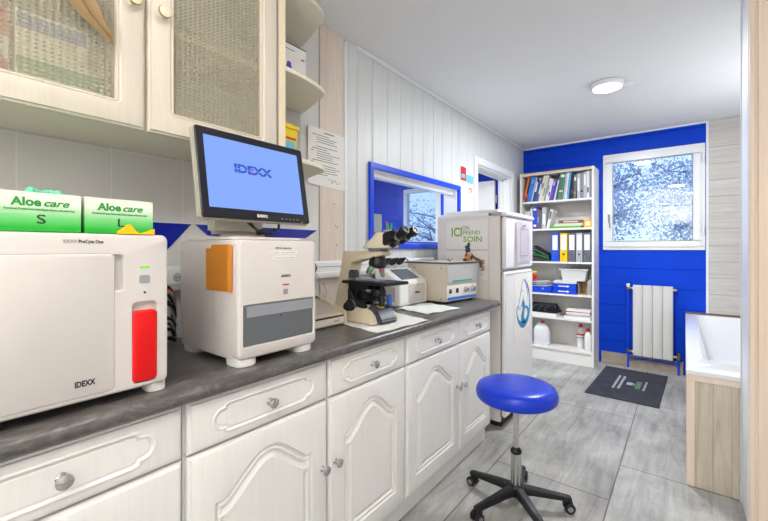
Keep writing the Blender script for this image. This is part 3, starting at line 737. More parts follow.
# ------------------------------------------------------------------ pads under the microscope
def sheet(name, pts, z, m, label, cat, amp=.0015, loc=None, n=14, group=None):
    """a thin slightly rumpled quadrilateral sheet"""
    a, b, c, d = [Vector((p[0], p[1], 0)) for p in pts]; cen = (a+b+c+d)/4; bm = NB(); V = []
    for i in range(n+1):
        row = []
        for j in range(n+1):
            u, v = i/n, j/n; p = a*(1-u)*(1-v)+b*u*(1-v)+c*u*v+d*(1-u)*v - cen
            row.append(bm.verts.new((p.x, p.y, amp*(1+sin(p.x*37+i*.5)*cos(p.y*29+j*.3)))))
        V.append(row)
    for i in range(n):
        for j in range(n): bm.faces.new((V[i][j], V[i+1][j], V[i+1][j+1], V[i][j+1]))
    B_ = [[bm.verts.new((q.co.x, q.co.y, q.co.z-.0012)) for q in row] for row in V]
    for i in range(n):
        for j in range(n): bm.faces.new((B_[i][j], B_[i][j+1], B_[i+1][j+1], B_[i+1][j]))
        for (p, q, r, s_) in ((V[i][0], V[i+1][0], B_[i+1][0], B_[i][0]), (V[i][n], V[i+1][n], B_[i+1][n], B_[i][n]), (V[0][i], V[0][i+1], B_[0][i+1], B_[0][i]), (V[n][i], V[n][i+1], B_[n][i+1], B_[n][i])): bm.faces.new((p, q, r, s_))
    bmesh.ops.recalc_face_normals(bm, faces=bm.faces)
    o = obj(name, bm, m, smooth=0, loc=(cen.x, cen.y, z)); return tag(o, label, cat, group)
M_pad = mat('absorbent_pad', (242, 243, 240), .85, var=.05, scale=20)
M_padg = mat('green_white_pad', (232, 240, 234), .85, var=.05, scale=20)
sheet('absorbent_pad', [(.17, 1.315), (.575, 1.225), (.592, 1.60), (.20, 1.72)], .9014, M_pad, 'white absorbent pad spread under the microscope', 'pad')
sheet('absorbent_pad', [(.255, 1.80), (.50, 1.74), (.545, 2.03), (.27, 2.10)], .9014, M_padg, 'greenish white folded pad in front of the small white analyser', 'pad', .003)

# ------------------------------------------------------------------ microscope
Mi = thing('microscope', 'cream and black binocular microscope on a white pad', 'microscope', (.33, 1.42, .9055), R(-4))
def m_(bm): return mv(bm, -.33, 0, 0)
b = NB(); prism(b, [(-.05+.20, -.045), (-.05+.20, .045), (.30, .095), (.47, .095), (.475, .085), (.475, -.085), (.47, -.095), (.30, -.095)], 'z', 0, .012, .003)
rs = []
for z, k, xf_ in ((.012, 1, .472), (.035, .93, .462), (.055, .80, .44), (.064, .7, .42)):
    rs.append([Vector((x_, y_*k, z)) for x_, y_ in ((.152, -.045), (.30, -.092), (xf_, -.092), (xf_, .092), (.30, .092), (.152, .045))])
rings(b, rs); bmesh.ops.recalc_face_normals(b, faces=b.faces)
obj('base', m_(b), M_microb, Mi)
b = NB(); prism(b, [(.40, .060), (.43, .080), (.465, .066), (.502, .018), (.50, .0), (.45, 0)], 'y', -.055, .055, .005); obj('base_front', m_(b), M_dgrey, Mi, label='dark sloping control front')
b = NB(); box(b, -.012, .012, -.014, .014, -.0006, .001); xf(b, Matrix.Translation((.462, -.02, .0745)) @ Matrix.Rotation(R(17), 4, 'Y')); obj('sticker', m_(b), M_yellow, Mi, label='small yellow sticker')
b = NB()
rs = []
for z, x0, x1, h in ((.0, .150, .262, .047), (.10, .165, .262, .043), (.20, .185, .262, .040), (.275, .200, .280, .038), (.30, .207, .33, .038), (.332, .213, .33, .036)):
    rs.append([Vector((x0, -h+.012, z)), Vector((x0+.012, -h, z)), Vector((x1, -h, z)), Vector((x1, h, z)), Vector((x0+.012, h, z)), Vector((x0, h-.012, z))])
rings(b, rs); bmesh.ops.recalc_face_normals(b, faces=b.faces)
prism(b, [(.27, .272), (.36, .292), (.42, .300), (.478, .312), (.482, .324), (.475, .332), (.27, .332)], 'y', -.037, .037, .004)
obj('arm', m_(b), M_microb, Mi)
b = NB(); lathe(b, [(.042, 0), (.048, .004), (.048, .012), (.044, .016)], (.43, 0, .331), (0, 0, 1), 32); obj('head_mount', m_(b), M_microm, Mi)
b = NB(); rs = []
for z, x0, x1, h in ((.345, .355, .520, .052), (.352, .355, .522, .054), (.395, .415, .505, .048), (.418, .435, .492, .040)):
    rs.append([Vector((x0, -h*.6, z)), Vector((x0+.03, -h, z)), Vector((x1-.02, -h, z)), Vector((x1, -h*.8, z)), Vector((x1, h*.8, z)), Vector((x1-.02, h, z)), Vector((x0+.03, h, z)), Vector((x0, h*.6, z))])
rings(b, rs); bmesh.ops.recalc_face_normals(b, faces=b.faces); bmesh.ops.bevel(b, geom=b.edges[:], offset=.003, segments=2, affect='EDGES', clamp_overlap=True)
obj('head', m_(b), M_microb, Mi)
b = NB(); lathe(b, [(.030, 0), (.036, .008), (.036, .02), (.028, .03)], (.490, 0, .372), (1, 0, .5), 24); prism(b, [(.500, .352), (.585, .392), (.572, .428), (.500, .414)], 'y', -.054, .054, .006)
hb_ = obj('eyepiece_body', m_(b), M_black, Mi)
for s in (-1, 1):
    t0 = Vector((.542, s*.031, .380)); d = Vector((.82, s*.03, .48)).normalized(); b = NB()
    lathe(b, [(.019, 0), (.020, .004), (.020, .045), (.0165, .047), (.0165, .066), (.0215, .068), (.0225, .072), (.0225, .090), (.019, .096), (.012, .096), (.011, .090)], t0, d, 24)
    e = obj('eyepiece', m_(b), M_black, Mi)
    b = NB(); lathe(b, [(.0112, .0905), (.0112, .0915), (.006, .0925)], t0, d, 20); obj('eye_lens', m_(b), M_winglass, e)
    b = NB(); lathe(b, [(.0202, .030), (.0208, .032), (.0208, .040), (.0202, .042)], t0, d, 24); obj('scale_ring', m_(b), M_microm, e)
# nosepiece and objectives
b = NB(); ax = Vector((-.25, 0, -1)).normalized()
lathe(b, [(.034, 0), (.036, .012), (.040, .022), (.043, .034), (.040, .046), (.028, .052)], (.432, 0, .306), ax, 32); obj('nosepiece', m_(b), M_black, Mi)
cen = Vector((.432, 0, .306))+ax*.044
for k in range(4):
    a = 2*pi*k/4+.0; q = Vector((0, 0, 1)).rotation_difference(ax); rad = q @ Vector((cos(a), sin(a), 0))
    d = (ax*.86+rad*.5).normalized(); p0 = cen+rad*.026
    if (p0+d*.06).z < .185: pass
    b = NB(); ln = .048 if k else .062
    lathe(b, [(.0125, 0), (.0125, ln*.55), (.0105, ln*.6), (.0105, ln*.85), (.005, ln)], p0, d, 18)
    o = obj('objective', m_(b), M_brass if k == 0 else M_microm, Mi)
    b = NB(); lathe(b, [(.0129, ln*.32), (.0131, ln*.34), (.0131, ln*.42), (.0129, ln*.44)], p0, d, 18); obj('colour_ring', m_(b), (M_yellow, M_bstripe, M_red, M_green)[k], o)
# stage
b = NB(); box(b, .262, .548, -.085, .085, .177, .191, .004); box(b, .25, .40, -.035, .035, .150, .178, .004); obj('stage', m_(b), M_black, Mi)
b = NB(); box(b, .33, .46, -.05, .03, .192, .196, .001); box(b, .30, .34, -.06, .05, .192, .204, .003); obj('slide_holder', m_(b), M_steel, Mi)
b = NB(); box(b, .37, .445, -.035, -.009, .1962, .1975); obj('glass_slide', m_(b), M_glassg, Mi, smooth=0)
b = NB(); cyl(b, (.505, -.06, .176), (.505, -.06, .12), .006); cyl(b, (.505, -.06, .135), (.505, -.06, .085), .014); cyl(b, (.505, -.06, .12), (.505, -.06, .105), .017); obj('stage_knob', m_(b), M_black, Mi)
b = NB(); lathe(b, [(.024, 0), (.036, .01), (.036, .035), (.030, .05), (.022, .06)], (.43, 0, .11), (0, 0, 1), 24); box(b, .27, .43, -.028, .028, .095, .135, .006); lathe(b, [(.012, 0), (.012, .045)], (.40, -.03, .125), (0, -1, 0), 14); obj('condenser', m_(b), M_black, Mi)
b = NB(); box(b, .255, .315, -.044, .044, .055, .155, .01); tube(b, [(.29, -.052, .14), (.33, -.055, .09), (.40, -.055, .07)], .012, 12); obj('focus_housing', m_(b), M_blackm, Mi)
for s in (-1, 1):
    b = NB(); lathe(b, [(.010, 0), (.010, .008), (.030, .010), (.033, .014), (.033, .030), (.028, .034), (.020, .035), (.020, .052), (.017, .056)], (.310, s*.044, .068), (0, s, 0), 28)
    k = obj('focus_knob', m_(b), M_blackm, Mi); b = NB(); lathe(b, [(.0332, .018), (.0338, .019), (.0338, .026), (.0332, .027)], (.310, s*.044, .068), (0, s, 0), 28); obj('grip_ring', m_(b), M_microm, k)
b = NB(); lathe(b, [(.034, 0), (.034, .01), (.026, .018), (.018, .019)], (.42, 0, .064), (0, 0, 1), 28); obj('light_port', m_(b), M_dgrey, Mi)
b = NB(); lathe(b, [(.013, 0), (.014, .02), (.014, .045), (.010, .05)], (.46, .045, .075), (0, 0, 1), 18); obj('filter_lever', m_(b), M_bstripe, Mi, label='bright blue cylinder at the base')
b = NB(); box(b, .282, .325, -.06, -.02, .198, .240, .006); obj('lamp_box', m_(b), M_dgrey, Mi)

# ------------------------------------------------------------------ small white analyser with slanted screen
Sm = thing('small_analyser', 'small white tabletop analyser with slanted grey screen behind the microscope', 'analyser', (.155, 1.99, CT))
b = NB(); prism(b, [(-.095, .004), (.095, .004), (.095, .145), (-.035, .222), (-.085, .222), (-.095, .21)], 'y', -.155, .155, .006, 3); obj('housing', b, M_shellw, Sm)
b = NB(); nrm = Vector((.077, 0, .13)).normalized(); t = box(NB(), -.055, .055, -.095, .095, -.001, .0015)
xf(t, Matrix.Translation((.022, .0, .1885)) @ Matrix.Rotation(math.atan2(.077, .13), 4, 'Y')); obj('screen', t, M_winglass, Sm, smooth=0)
t = plate(NB(), rrect(-.085, .10, .018, .13, .008), .002, ((0, -.001), (.001, 0)), [(rrect(-.01, .04, .07, .082, .002), [(.001, -.0015)], True)])
obj('front_flap', t, M_shell, Sm, (.0965, .02, 0))
t = box(NB(), .0965, .0978, -.0+.025, .055, .073, .0785); obj('slot', t, M_black, Sm, smooth=0)
t = box(NB(), -.02, .06, -.158, -.1545, .03, .12, .002); obj('side_vent', t, M_shell2, Sm)
for sx in (-.07, .07):
    for sy in (-.12, .12): obj('foot', cyl(NB(), (sx, sy, 0), (sx, sy, .006), .012), M_blackm, Sm)

# ------------------------------------------------------------------ centrifuge
Ce = thing('centrifuge', 'beige bench centrifuge with blue capped knobs at the far end of the worktop', 'centrifuge', (.262, 2.325, CT), R(-7.3))
b = NB()
prism(b, [(-.165, .012), (.150, .012), (.158, .03), (.158, .118), (.165, .128), (.165, .252), (-.165, .252)], 'y', -.178, .178, .003)
obj('housing', b, M_centr, Ce)
t = plate(NB(), rrect(-.172, .172, .132, .250, .003), .0015, ((0, -.001), (.001, 0))); obj('front_panel', t, M_centf, Ce, (.1665, 0, 0))
obj('teal_strip', box(NB(), .1665, .1675, -.12, .10, .137, .147), M_teal, Ce)
t = plate(NB(), rrect(-.170, .172, .018, .118, .002), .0015, ((0, -.001), (.001, 0))); cpn = obj('control_panel', t, M_shellw, Ce, (.1595, 0, 0))
obj('blue_strip', box(NB(), .1595, .1605, -.165, .165, .022, .040), M_bstripe, Ce)
for (y, c1, c2) in ((-.135, M_blackm, M_microm), (-.060, M_dgreen, M_blackm)):
    s = obj('rocker_switch', box(NB(), .159, .163, -.013, .013, .064, .094, .002), c2, Ce, (0, y, 0)); obj('rocker', box(NB(), .1625, .166, -.009, .009, .068, .080, .001), M_black, s)
for y in (.035, .115):
    b = NB(); lathe(b, [(.021, 0), (.021, .004), (.017, .006), (.016, .020), (.013, .022)], (.1595, y, .082), (1, 0, 0), 24); k = obj('dial', b, M_silver, Ce)
    b = NB(); lathe(b, [(.0125, .0215), (.0125, .0235), (.010, .0245)], (.1595, y, .082), (1, 0, 0), 20); obj('dial_cap', b, M_bstripe, k)
b = NB(); box(b, -.170, .172, -.183, .183, .253, .260, .002); obj('lid', b, M_violet, Ce)
b = NB(); box(b, -.170, .172, -.183, .183, .2602, .2635, .001); obj('lid_top', b, M_silver, Ce)
for (x, z) in ((-.10, .225), (.12, .225), (.12, .03)):
    obj('screw', cyl(NB(), (x, -.178, z), (x, -.1795, z), .004), M_blackm, Ce)
for sx in (-.13, .13):
    for sy in (-.14, .14): obj('foot', cyl(NB(), (sx, sy, 0), (sx, sy, .014), .014), M_black, Ce)
# little brown figure on the lid
M_brown = mat('brown_fur_fabric', (112, 84, 66), .8, var=.3, scale=40, bump=.4); M_or = mat('orange_fabric', (216, 132, 50), .7, var=.1); M_pk = mat('pinkish_face', (214, 164, 134), .7)
Fi = thing('figurine', 'small brown and orange doll-like figure sitting on the centrifuge edge', 'figurine', (.376, 2.475, CT+.2638))
b = NB(); ell(b, (0, 0, .030), (.022, .020, .030)); obj('body', b, M_brown, Fi)
b = NB(); ell(b, (.012, -.025, .020), (.018, .026, .016)); ell(b, (.02, -.045, .010), (.016, .018, .010)); obj('orange_wrap', b, M_or, Fi)
b = NB(); ell(b, (.012, .0, .045), (.017, .018, .016)); obj('face', b, M_pk, Fi)
b = NB(); ell(b, (.016, .012, .022), (.016, .014, .014)); ell(b, (.02, -.085, .010), (.013, .017, .010)); obj('dark_ball', b, M_black, Fi)
b = NB(); ell(b, (-.002, .004, .075), (.018, .018, .024)); tube(b, [(-.002, .004, .09), (.0, -.010, .105), (.002, -.028, .098), (.004, -.042, .094)], .007); tube(b, [(-.002, .01, .09), (0, .016, .115), (0, .012, .124)], .009); obj('dark_hat', b, M_dgrey, Fi)
b = NB(); tube(b, [(.02, .018, .04), (.04, .025, .022), (.085, .022, .0), (.090, .022, -.03)], .008); tube(b, [(.02, .012, .03), (.05, .014, .014), (.085, .008, -.015), (.092, .006, -.045)], .006); obj('dangling_limb', b, M_brown, Fi)
b = NB()
for i in range(5): a = i*1.3; tube(b, [(.02, -.135, .003), (.02+.018*cos(a), -.135+.022*sin(a), .012), (.02+.02*cos(a), -.135+.030*sin(a), .02)], .0022, 6)
tw = obj('twig_bundle', b, M_brown, loc=(.315, 2.42, CT+.264)); tag(tw, 'tiny dry twigs lying on the centrifuge lid', 'twigs')

# ------------------------------------------------------------------ fridge
fy0, fy1, fx0, fx1 = 2.60, 3.20, .06, .598
Fr = thing('fridge', 'white fridge freezer with posters, standing past the end of the worktop', 'fridge', (.33, 2.90, 0))
def F(bm): return mv(bm, -.33, -2.90, 0)
b = NB(); box(b, fx0, .560, fy0, fy1, .04, 1.475, .004); obj('body', F(b), M_fridges, Fr)
b = NB(); box(b, fx0, .610, fy0-.004, fy1+.004, 1.476, 1.506, .008, 3); box(b, .13, .54, fy0+.01, fy1-.03, 1.506, 1.526, .005); obj('top_lid', F(b), M_fridge, Fr)
b = NB(); box(b, .568, fx1, fy0, fy1, 1.105, 1.472, .010, 3); fd = obj('freezer_door', F(b), M_fridge, Fr)
b = NB(); box(b, .560, .5685, fy0+.008, fy1-.008, 1.11, 1.466); obj('door_seal', F(b), M_inkg, fd, smooth=0)
b = NB(); box(b, .568, fx1, fy0, fy1, .075, 1.088, .010, 3); ld_ = obj('fridge_door', F(b), M_fridge, Fr)
b = NB(); box(b, .560, .5685, fy0+.008, fy1-.008, .08, 1.082); obj('door_seal', F(b), M_inkg, ld_, smooth=0)
b = NB(); box(b, .5985, .600, fy0+.02, fy1-.03, 1.062, 1.070, .0005); obj('grip_groove', F(b), M_shell2, ld_)
b = NB(); box(b, .475, .573, fy0-.006, fy0+.02, 1.482, 1.500, .003); obj('badge_strip', F(b), M_dgrey, Fr)
b = NB(); box(b, .4775, .4795, fy0-.001, fy0+.001, .06, 1.474); obj('side_seam', F(b), M_shell2, Fr, smooth=0)
b = NB(); box(b, .495, .566, fy0-.0068, fy0, 1.486, 1.496, .001); obj('brand_badge', F(b), M_silver, Fr)
b = NB(); box(b, .48, .56, fy0+.02, fy1-.02, 0, .075, .004); obj('plinth', F(b), M_blackm, Fr)
for (x, y) in ((.12, 2.65), (.12, 3.15)): obj('foot', F(cyl(NB(), (x, y, 0), (x, y, .045), .018)), M_black, Fr)
# poster on the side
po = thing('poster', 'white poster with green lettering taped to the side of the fridge', 'poster', (.305, fy0-.001, 1.24))
b = NB(); box(b, -.165, .165, -.0012, 0, .0, .215); box(b, -.165, .165, -.0012, 0, -.215, -.003); obj('sheet', b, M_paper, po, smooth=0)
b = NB(); box(b, -.165, .165, -.002, -.0012, -.004, .002); obj('fold', b, M_shell2, po, smooth=0)
def pt(s, m, x, z, size, w, bold=.0012): text('lettering', s, m, po, (x, -.0015, z), size, face='-y', w=w, bold=bold)
pt('ICI', M_lime, -.078, .128, .092, .085, .002); pt('ON', M_lime, -.004, .160, .042, .055, .0005); pt('PREND', M_lime, .040, .124, .042, .135, .0003); pt('SOIN', M_lime, .05, .076, .056, .145, .001)
pt('E', M_brownp, .132, -.088, .04, .022); pt('S', M_brownp, .128, -.132, .048, .028); pt('.', M_lime, .12, -.165, .05, .01)
# paper on the freezer door, curling
M_lilac = mat('pale_lilac_paper', (238, 231, 240), .7)
b = NB(); rs = []
for i in range(9):
    t = i/8; y = -.165+.34*t; x = .002+.016*(1-t)**3*(1) + .012*t*t
    rs.append([Vector((x, y, -.155+.02*t)), Vector((x*.6, y+.01*(1-t), .165))])
rings(b, rs, False, False, False); bmesh.ops.solidify(b, geom=b.faces[:], thickness=.001); bmesh.ops.recalc_face_normals(b, faces=b.faces)
pp = thing('pinned_paper', 'pale lilac printed sheets hanging on the freezer door', 'paper', (.5995, 2.945, 1.295))
obj('sheet', b, M_lilac, pp, smooth=0)
b = NB()
for i in range(2): 
    for z in ((-.10, .10)[i],): box(b, .0105, .0112, -.07, .10, z, z+.0025)
for y in (-.07, .10): box(b, .0105, .0112, y, y+.002, -.10, .10)
obj('printed_frame', b, M_inkg, pp, smooth=0)
b = NB(); box(b, .0125, .0132, -.03, .05, .125, .132); obj('scribble', b, M_inkg, pp, smooth=0)
# logo sheet on the fridge door
lg = thing('logo_sheet', 'white sheet with a blue horse, dog and cat roundel on the lower fridge door', 'poster', (.5985, 2.97, .83))
b = NB(); prism(b, [(-.20, -.27), (.19, -.20), (.19, .235), (-.20, .235)], 'x', .0, .0012); obj('sheet', b, M_paper, lg, smooth=0)
def flat(name, pts, m, x=.0012, th=.0006): return obj(name, prism(NB(), pts, 'x', x, x+th), m, lg, smooth=0)
def cres(r0, r1, a0, a1, cy, cz, sy=1., n=28, taper=True):
    o = []; i_ = []
    for i in range(n+1):
        t = i/n; a = R(a0+(a1-a0)*t); k = sin(pi*t) if taper else 1; w_ = (r1-r0)*max(k, .06)
        o.append((cy+r1*cos(a)*sy, cz+r1*sin(a))); i_.append((cy+(r1-w_)*cos(a)*sy, cz+(r1-w_)*sin(a)))
    return o+i_[::-1]
flat('crescent', cres(.115, .165, 175, 400, 0, -.02, .98), M_logo)
flat('mane', cres(.125, .15, -10, 78, -.0, .03, .98), M_logod)
def stroke(pts, w0):
    P = smoothpath([(0, p[0], p[1]) for p in pts], 6); l_, r_ = [], []
    for i, p in enumerate(P):
        d = (P[min(i+1, len(P)-1)]-P[max(i-1, 0)]).normalized(); n_ = Vector((0, -d.z, d.y)); k = w0*(.35+.65*sin(pi*i/(len(P)-1)))
        l_.append(((p+n_*k).y, (p+n_*k).z)); r_.append(((p-n_*k).y, (p-n_*k).z))
    return l_+r_[::-1]
b = NB()
for q in ([(.00, .19), (-.03, .16), (-.045, .12), (-.075, .06), (-.105, .0), (-.10, -.03), (-.07, -.035)], [(-.07, -.035), (-.05, -.01), (-.02, .02), (.0, .06)], [(.0, .19), (.03, .17), (.045, .185), (.03, .15)],
          [(.03, .16), (.07, .12), (.10, .06), (.11, .0)], [(-.10, -.03), (-.125, -.01), (-.14, -.05)], [(-.03, .10), (-.022, .095), (-.015, .10)]):
    prism(b, stroke(q, .0045), 'x', .0012, .0018)
obj('horse_outline', b, M_logod, lg, smooth=0)
b = NB()
prism(b, [(.01, .02), (-.01, .045), (-.02, .02), (-.035, -.01), (-.02, -.04), (-.05, -.08), (-.06, -.13), (-.01, -.15), (.04, -.15), (.03, -.12), (.01, -.10), (.02, -.06), (.04, -.03), (.03, .0)], 'x', .0012, .0018)
prism(b, stroke([(.03, -.03), (.07, -.035), (.105, -.06), (.10, -.10), (.075, -.11)], .014), 'x', .0013, .0019)
obj('dog_and_cat', b, M_logo, lg, smooth=0)

# ------------------------------------------------------------------ glazed wall cabinet
uy0, uy1, ux = -.10, .935, .352
uz0, uz1 = 1.602, 2.34
U = thing('wall_cabinet', 'cream wall cabinet with patterned glass doors above the two big analysers', 'cabinet', (.176, .42, uz0))
def u(bm): return mv(bm, -.176, -.42, -uz0)
b = NB(); box(b, .006, .33, uy0, uy1, uz0, uz0+.018); box(b, .006, .33, uy0, uy1, uz1-.018, uz1); box(b, .006, .33, uy0, uy0+.018, uz0+.018, uz1-.018); box(b, .006, .33, .445, .457, uz0+.018, uz1-.018)
box(b, .006, .012, uy0+.018, uy1-.03, uz0+.018, uz1-.018)
obj('carcass', u(b), M_cabin, U, smooth=0)
b = NB(); box(b, .006, .349, uy1-.028, uy1, uz0-.010, uz1, .002); obj('end_panel', u(b), M_cabu, U)
b = NB(); box(b, .349, .353, uy1-.029, uy1+.001, uz0-.010, uz1, .001); obj('edging', u(b), M_cabend, U)
b = NB(); box(b, .012, .30, .457, uy1-.03, 1.925, 1.943); obj('shelf', u(b), M_cabend, U)
b = NB(); box(b, .012, .30, uy0+.018, .445, 1.935, 1.953); obj('shelf', u(b), M_cabend, U)
GR = [(.002, -.003), (.005, -.0045), (.008, -.002), (.011, -.0025), (.013, -.010), (.013, -.020)]
for (p, q, ks) in ((-.06, .447, 1), (.453, .903, -1)):
    L2 = q-p; z0, z1 = 1.588, 2.335; hh = (z1-z0)/2; zc = (z0+z1)/2
    hole = rrect(-L2/2+.060, L2/2-.060, -hh+.058, hh-.058, .014)
    d = plate(NB(), [(-L2/2, -hh), (L2/2, -hh), (L2/2, hh), (-L2/2, hh)], .020, EDGE, [(hole, GR, False)])
    do = obj('glazed_door', d, M_cabu, U, (ux-.176, (p+q)/2-.42, zc-uz0))
    hg_ = offs(hole, .0115)
    g = NB(); plate(g, hg_, .004, ((0, 0),)); obj('patterned_pane', g, M_pglass, do, (-.012, 0, 0), smooth=0)
    k = NB(); lathe(k, [(.011, 0), (.010, .003), (.006, .007), (.006, .014), (.016, .019), (.018, .024), (.016, .029), (.008, .031)], (0, 0, 0), (1, 0, 0), 24)
    ko = obj('knob', k, M_cream, do, (0, ks*(L2/2-.036), 1.940-zc), 'cream porcelain knob')
    k = NB(); lathe(k, [(.0162, .0195), (.0182, .0235), (.0182, .0245), (.0165, .028)], (0, 0, 0), (1, 0, 0), 24); obj('brass_rim', k, M_brass, ko)
# contents behind the glass
def pack(y0, y1, z0, z1, x0, x1, m, label, bands=(), group=None):
    t = thing('medicine_box', label, 'box', ((x0+x1)/2, (y0+y1)/2, z0), 0, group)
    obj('carton', box(NB(), -(x1-x0)/2, (x1-x0)/2, -(y1-y0)/2, (y1-y0)/2, 0, z1-z0, .001), m, t)
    for (a, c, mm) in bands: obj('printed_band', box(NB(), (x1-x0)/2, (x1-x0)/2+.0006, -(y1-y0)/2+.002, (y1-y0)/2-.002, a, c), mm, t, smooth=0)
    return t
MG = mat('pack_green', (64, 150, 84), .5); MB_ = mat('pack_blue', (92, 116, 190), .5); MR = mat('pack_red', (206, 74, 62), .5)
zf = uz0+.0185
pack(.185, .365, zf, zf+.115, .06, .27, M_paper, 'white carton with a green band behind the left glass door, lower of two', ((.068, .108, MG), (.0, .006, MR)))
pack(.185, .330, zf+.1152, zf+.225, .06, .27, M_paper, 'white carton with a blue band behind the left glass door, upper of two', ((.065, .10, MB_),))
pack(-.01, .175, zf, zf+.10, .06, .27, M_paper, 'white carton with a red edge at the far left behind the glass, lower', ((.06, .09, MR),))
pack(-.01, .175, zf+.1002, zf+.22, .06, .27, MR, 'red and white carton at the far left behind the glass, upper', ((.0, .045, M_paper),))
for i, (y, lb) in enumerate(((.575, 'leftmost of the small glass vials on the cabinet shelf'), (.625, 'second small glass vial on the cabinet shelf'), (.672, 'third small glass vial on the cabinet shelf'), (.715, 'rightmost of the four small glass vials on the cabinet shelf'))):
    v = thing('vial', lb, 'vial', (.24, y, 1.9435), 0, 'vials on the cabinet shelf')
    obj('vial_body', lathe(NB(), [(.014, 0), (.016, .003), (.016, .034), (.009, .040), (.009, .044)], n=16), M_silver, v); obj('cap', lathe(NB(), [(.010, .044), (.011, .046), (.011, .054), (.009, .056)], n=16), M_paper, v)
t = obj('syringe_pack', box(NB(), -.035, .035, -.05, .05, 0, .010, .002), M_bstripe, loc=(.25, .838, 1.9435)); tag(t, 'flat blue packet at the right end of the cabinet shelf', 'packet')
t = obj('bandage_roll', cyl(NB(), (-.03, 0, .019), (.03, 0, .019), .019), M_silver, loc=(.25, .77, 1.9435)); tag(t, 'small grey roll on the cabinet shelf beside the vials', 'roll')
# kraft paper stuck to the left glass door, hanging down
kb = NB(); rs = []
for (z, y0, y1, dx, fo) in ((2.06, .17, .245, .010, .006), (1.97, .205, .285, .014, .010), (1.90, .245, .318, .016, .012), (1.865, .262, .330, .020, .014), (1.835, .296, .342, .020, .012), (1.812, .330, .356, .022, .010), (1.795, .352, .366, .022, .006)):
    rs.append([Vector((dx, y0, z)), Vector((dx+fo, y0*.6+y1*.4, z+.004)), Vector((dx+.002, y0*.35+y1*.65, z)), Vector((dx+fo*1.2, y1, z-.004))])
rings(kb, rs, False, False, False); bmesh.ops.solidify(kb, geom=kb.faces[:], thickness=.0008); bmesh.ops.recalc_face_normals(kb, faces=kb.faces)
ko = obj('kraft_strip', mv(kb, 0, -.27, -1.93), M_kraft, loc=(ux-.004, .27, 1.93), smooth=0); tag(ko, 'torn strip of brown kraft paper hanging on the left glass door', 'paper')

# rounded end shelves
Es = thing('corner_shelf_unit', 'rounded open end shelves beside the glazed wall cabinet', 'shelf', (.01, .94, 1.60))
def curve_plan():
    p = [(0, 0), (.335, 0), (.334, .06), (.327, .12), (.314, .18), (.298, .228), (.278, .262), (.245, .282), (.19, .300), (.09, .335), (0, .365)]
    return p
for z in (0, .345, .690):
    obj('shelf', prism(NB(), curve_plan(), 'z', z, z+.018, .002), M_shelf, Es)
b = NB(); box(b, 0, .010, 0.001, .345, .0185, .3445); box(b, 0, .010, .001, .345, .3635, .6895); obj('back_panel', b, M_shell2, Es, smooth=0)
sc_ = thing('sharps_container', 'yellow sharps container on the bottom rounded shelf', 'container', (.17, 1.055, 1.6185))
b = NB(); rs = [[Vector((x, y, z)) for x, y in rrect(-.055*k, .055*k, -.05*k, .05*k, .012)] for z, k in ((0, .84), (.004, .88), (.15, 1.0))]; rings(b, rs); obj('tub', b, M_yellow, sc_)
b = NB(); prism(b, rrect(-.062, .062, -.057, .057, .014), 'z', .15, .166, .004); prism(b, rrect(-.04, .04, -.035, .035, .012), 'z', .166, .178, .003); obj('lid', b, M_yellow, sc_)
b = NB(); box(b, -.03, .052, -.051, -.0495, .04, .09); box(b, .0535, .0545, -.035, .03, .03, .095); obj('label_blue', b, M_skyb, sc_, smooth=0)
b = NB(); box(b, .0555, .0562, -.035, .035, .104, .112); obj('label_red', b, M_redd, sc_, smooth=0)
tb = thing('carton_box', 'white carton with a small purple picture on the middle rounded shelf', 'box', (.12, 1.10, 1.9635))
obj('carton', box(NB(), -.06, .06, -.10, .085, 0, .205, .001), M_paper, tb)
b = NB(); box(b, .0605, .061, -.028, .002, .075, .105, 0); lathe(b, [(.012, 0), (.012, .0006)], (.0605, -.013, .11), (1, 0, 0), 16); obj('purple_picture', b, M_purple, tb, smooth=0)
b = NB(); box(b, .0605, .061, .055, .075, .150, .156); obj('red_print', b, M_redd, tb, smooth=0)
b = NB(); box(b, .0605, .061, -.06, .02, .175, .178); box(b, .0605, .061, -.10, .085, .2, .2045); obj('print_line', b, M_dgrey, tb, smooth=0)

# pinned instruction sheet
ns = thing('instruction_sheet', 'white printed instruction sheet stuck to the pale wood panel', 'paper', (.0075, 1.49, 1.745))
b = NB(); prism(b, [(-.145, -.150), (.132, -.162), (.132, .152), (-.145, .158)], 'x', 0, .0012); obj('sheet', b, M_paper, ns, smooth=0)
b = NB(); rr = random.Random(3)
z = .118
box(b, .0012, .0016, -.03, .045, .136, .141)
for i in range(16):
    a = -.115 if i % 5 == 0 else -.085; L_ = rr.uniform(.10, .19); box(b, .0012, .0016, a, a+L_, z, z+.0028); z -= .0125
    if i in (3, 10): z -= .012
box(b, .0012, .0015, -.125, -.105, .03, .033); box(b, .0012, .0015, -.125, -.105, -.03, -.027)
obj('print_lines', b, M_ink, ns, smooth=0)
b = NB(); prism(b, stroke([(.0, -.12), (.02, -.105), (.03, -.13), (.05, -.11), (.07, -.13), (.10, -.115)], .0012), 'x', .0012, .0016); obj('signature', b, M_ink, ns, smooth=0)
b = NB()
for (y, z) in ((1.55, 1.38), (1.565, 1.37), (1.56, 1.27), (1.54, 1.50)): lathe(b, [(.004, 0), (.004, .001)], (.006, y, z), (1, 0, 0), 10)
sd = obj('screw_cap', b, M_dgrey); tag(sd, 'few dark screw heads in the pale wood panel', 'screws', kind='stuff')

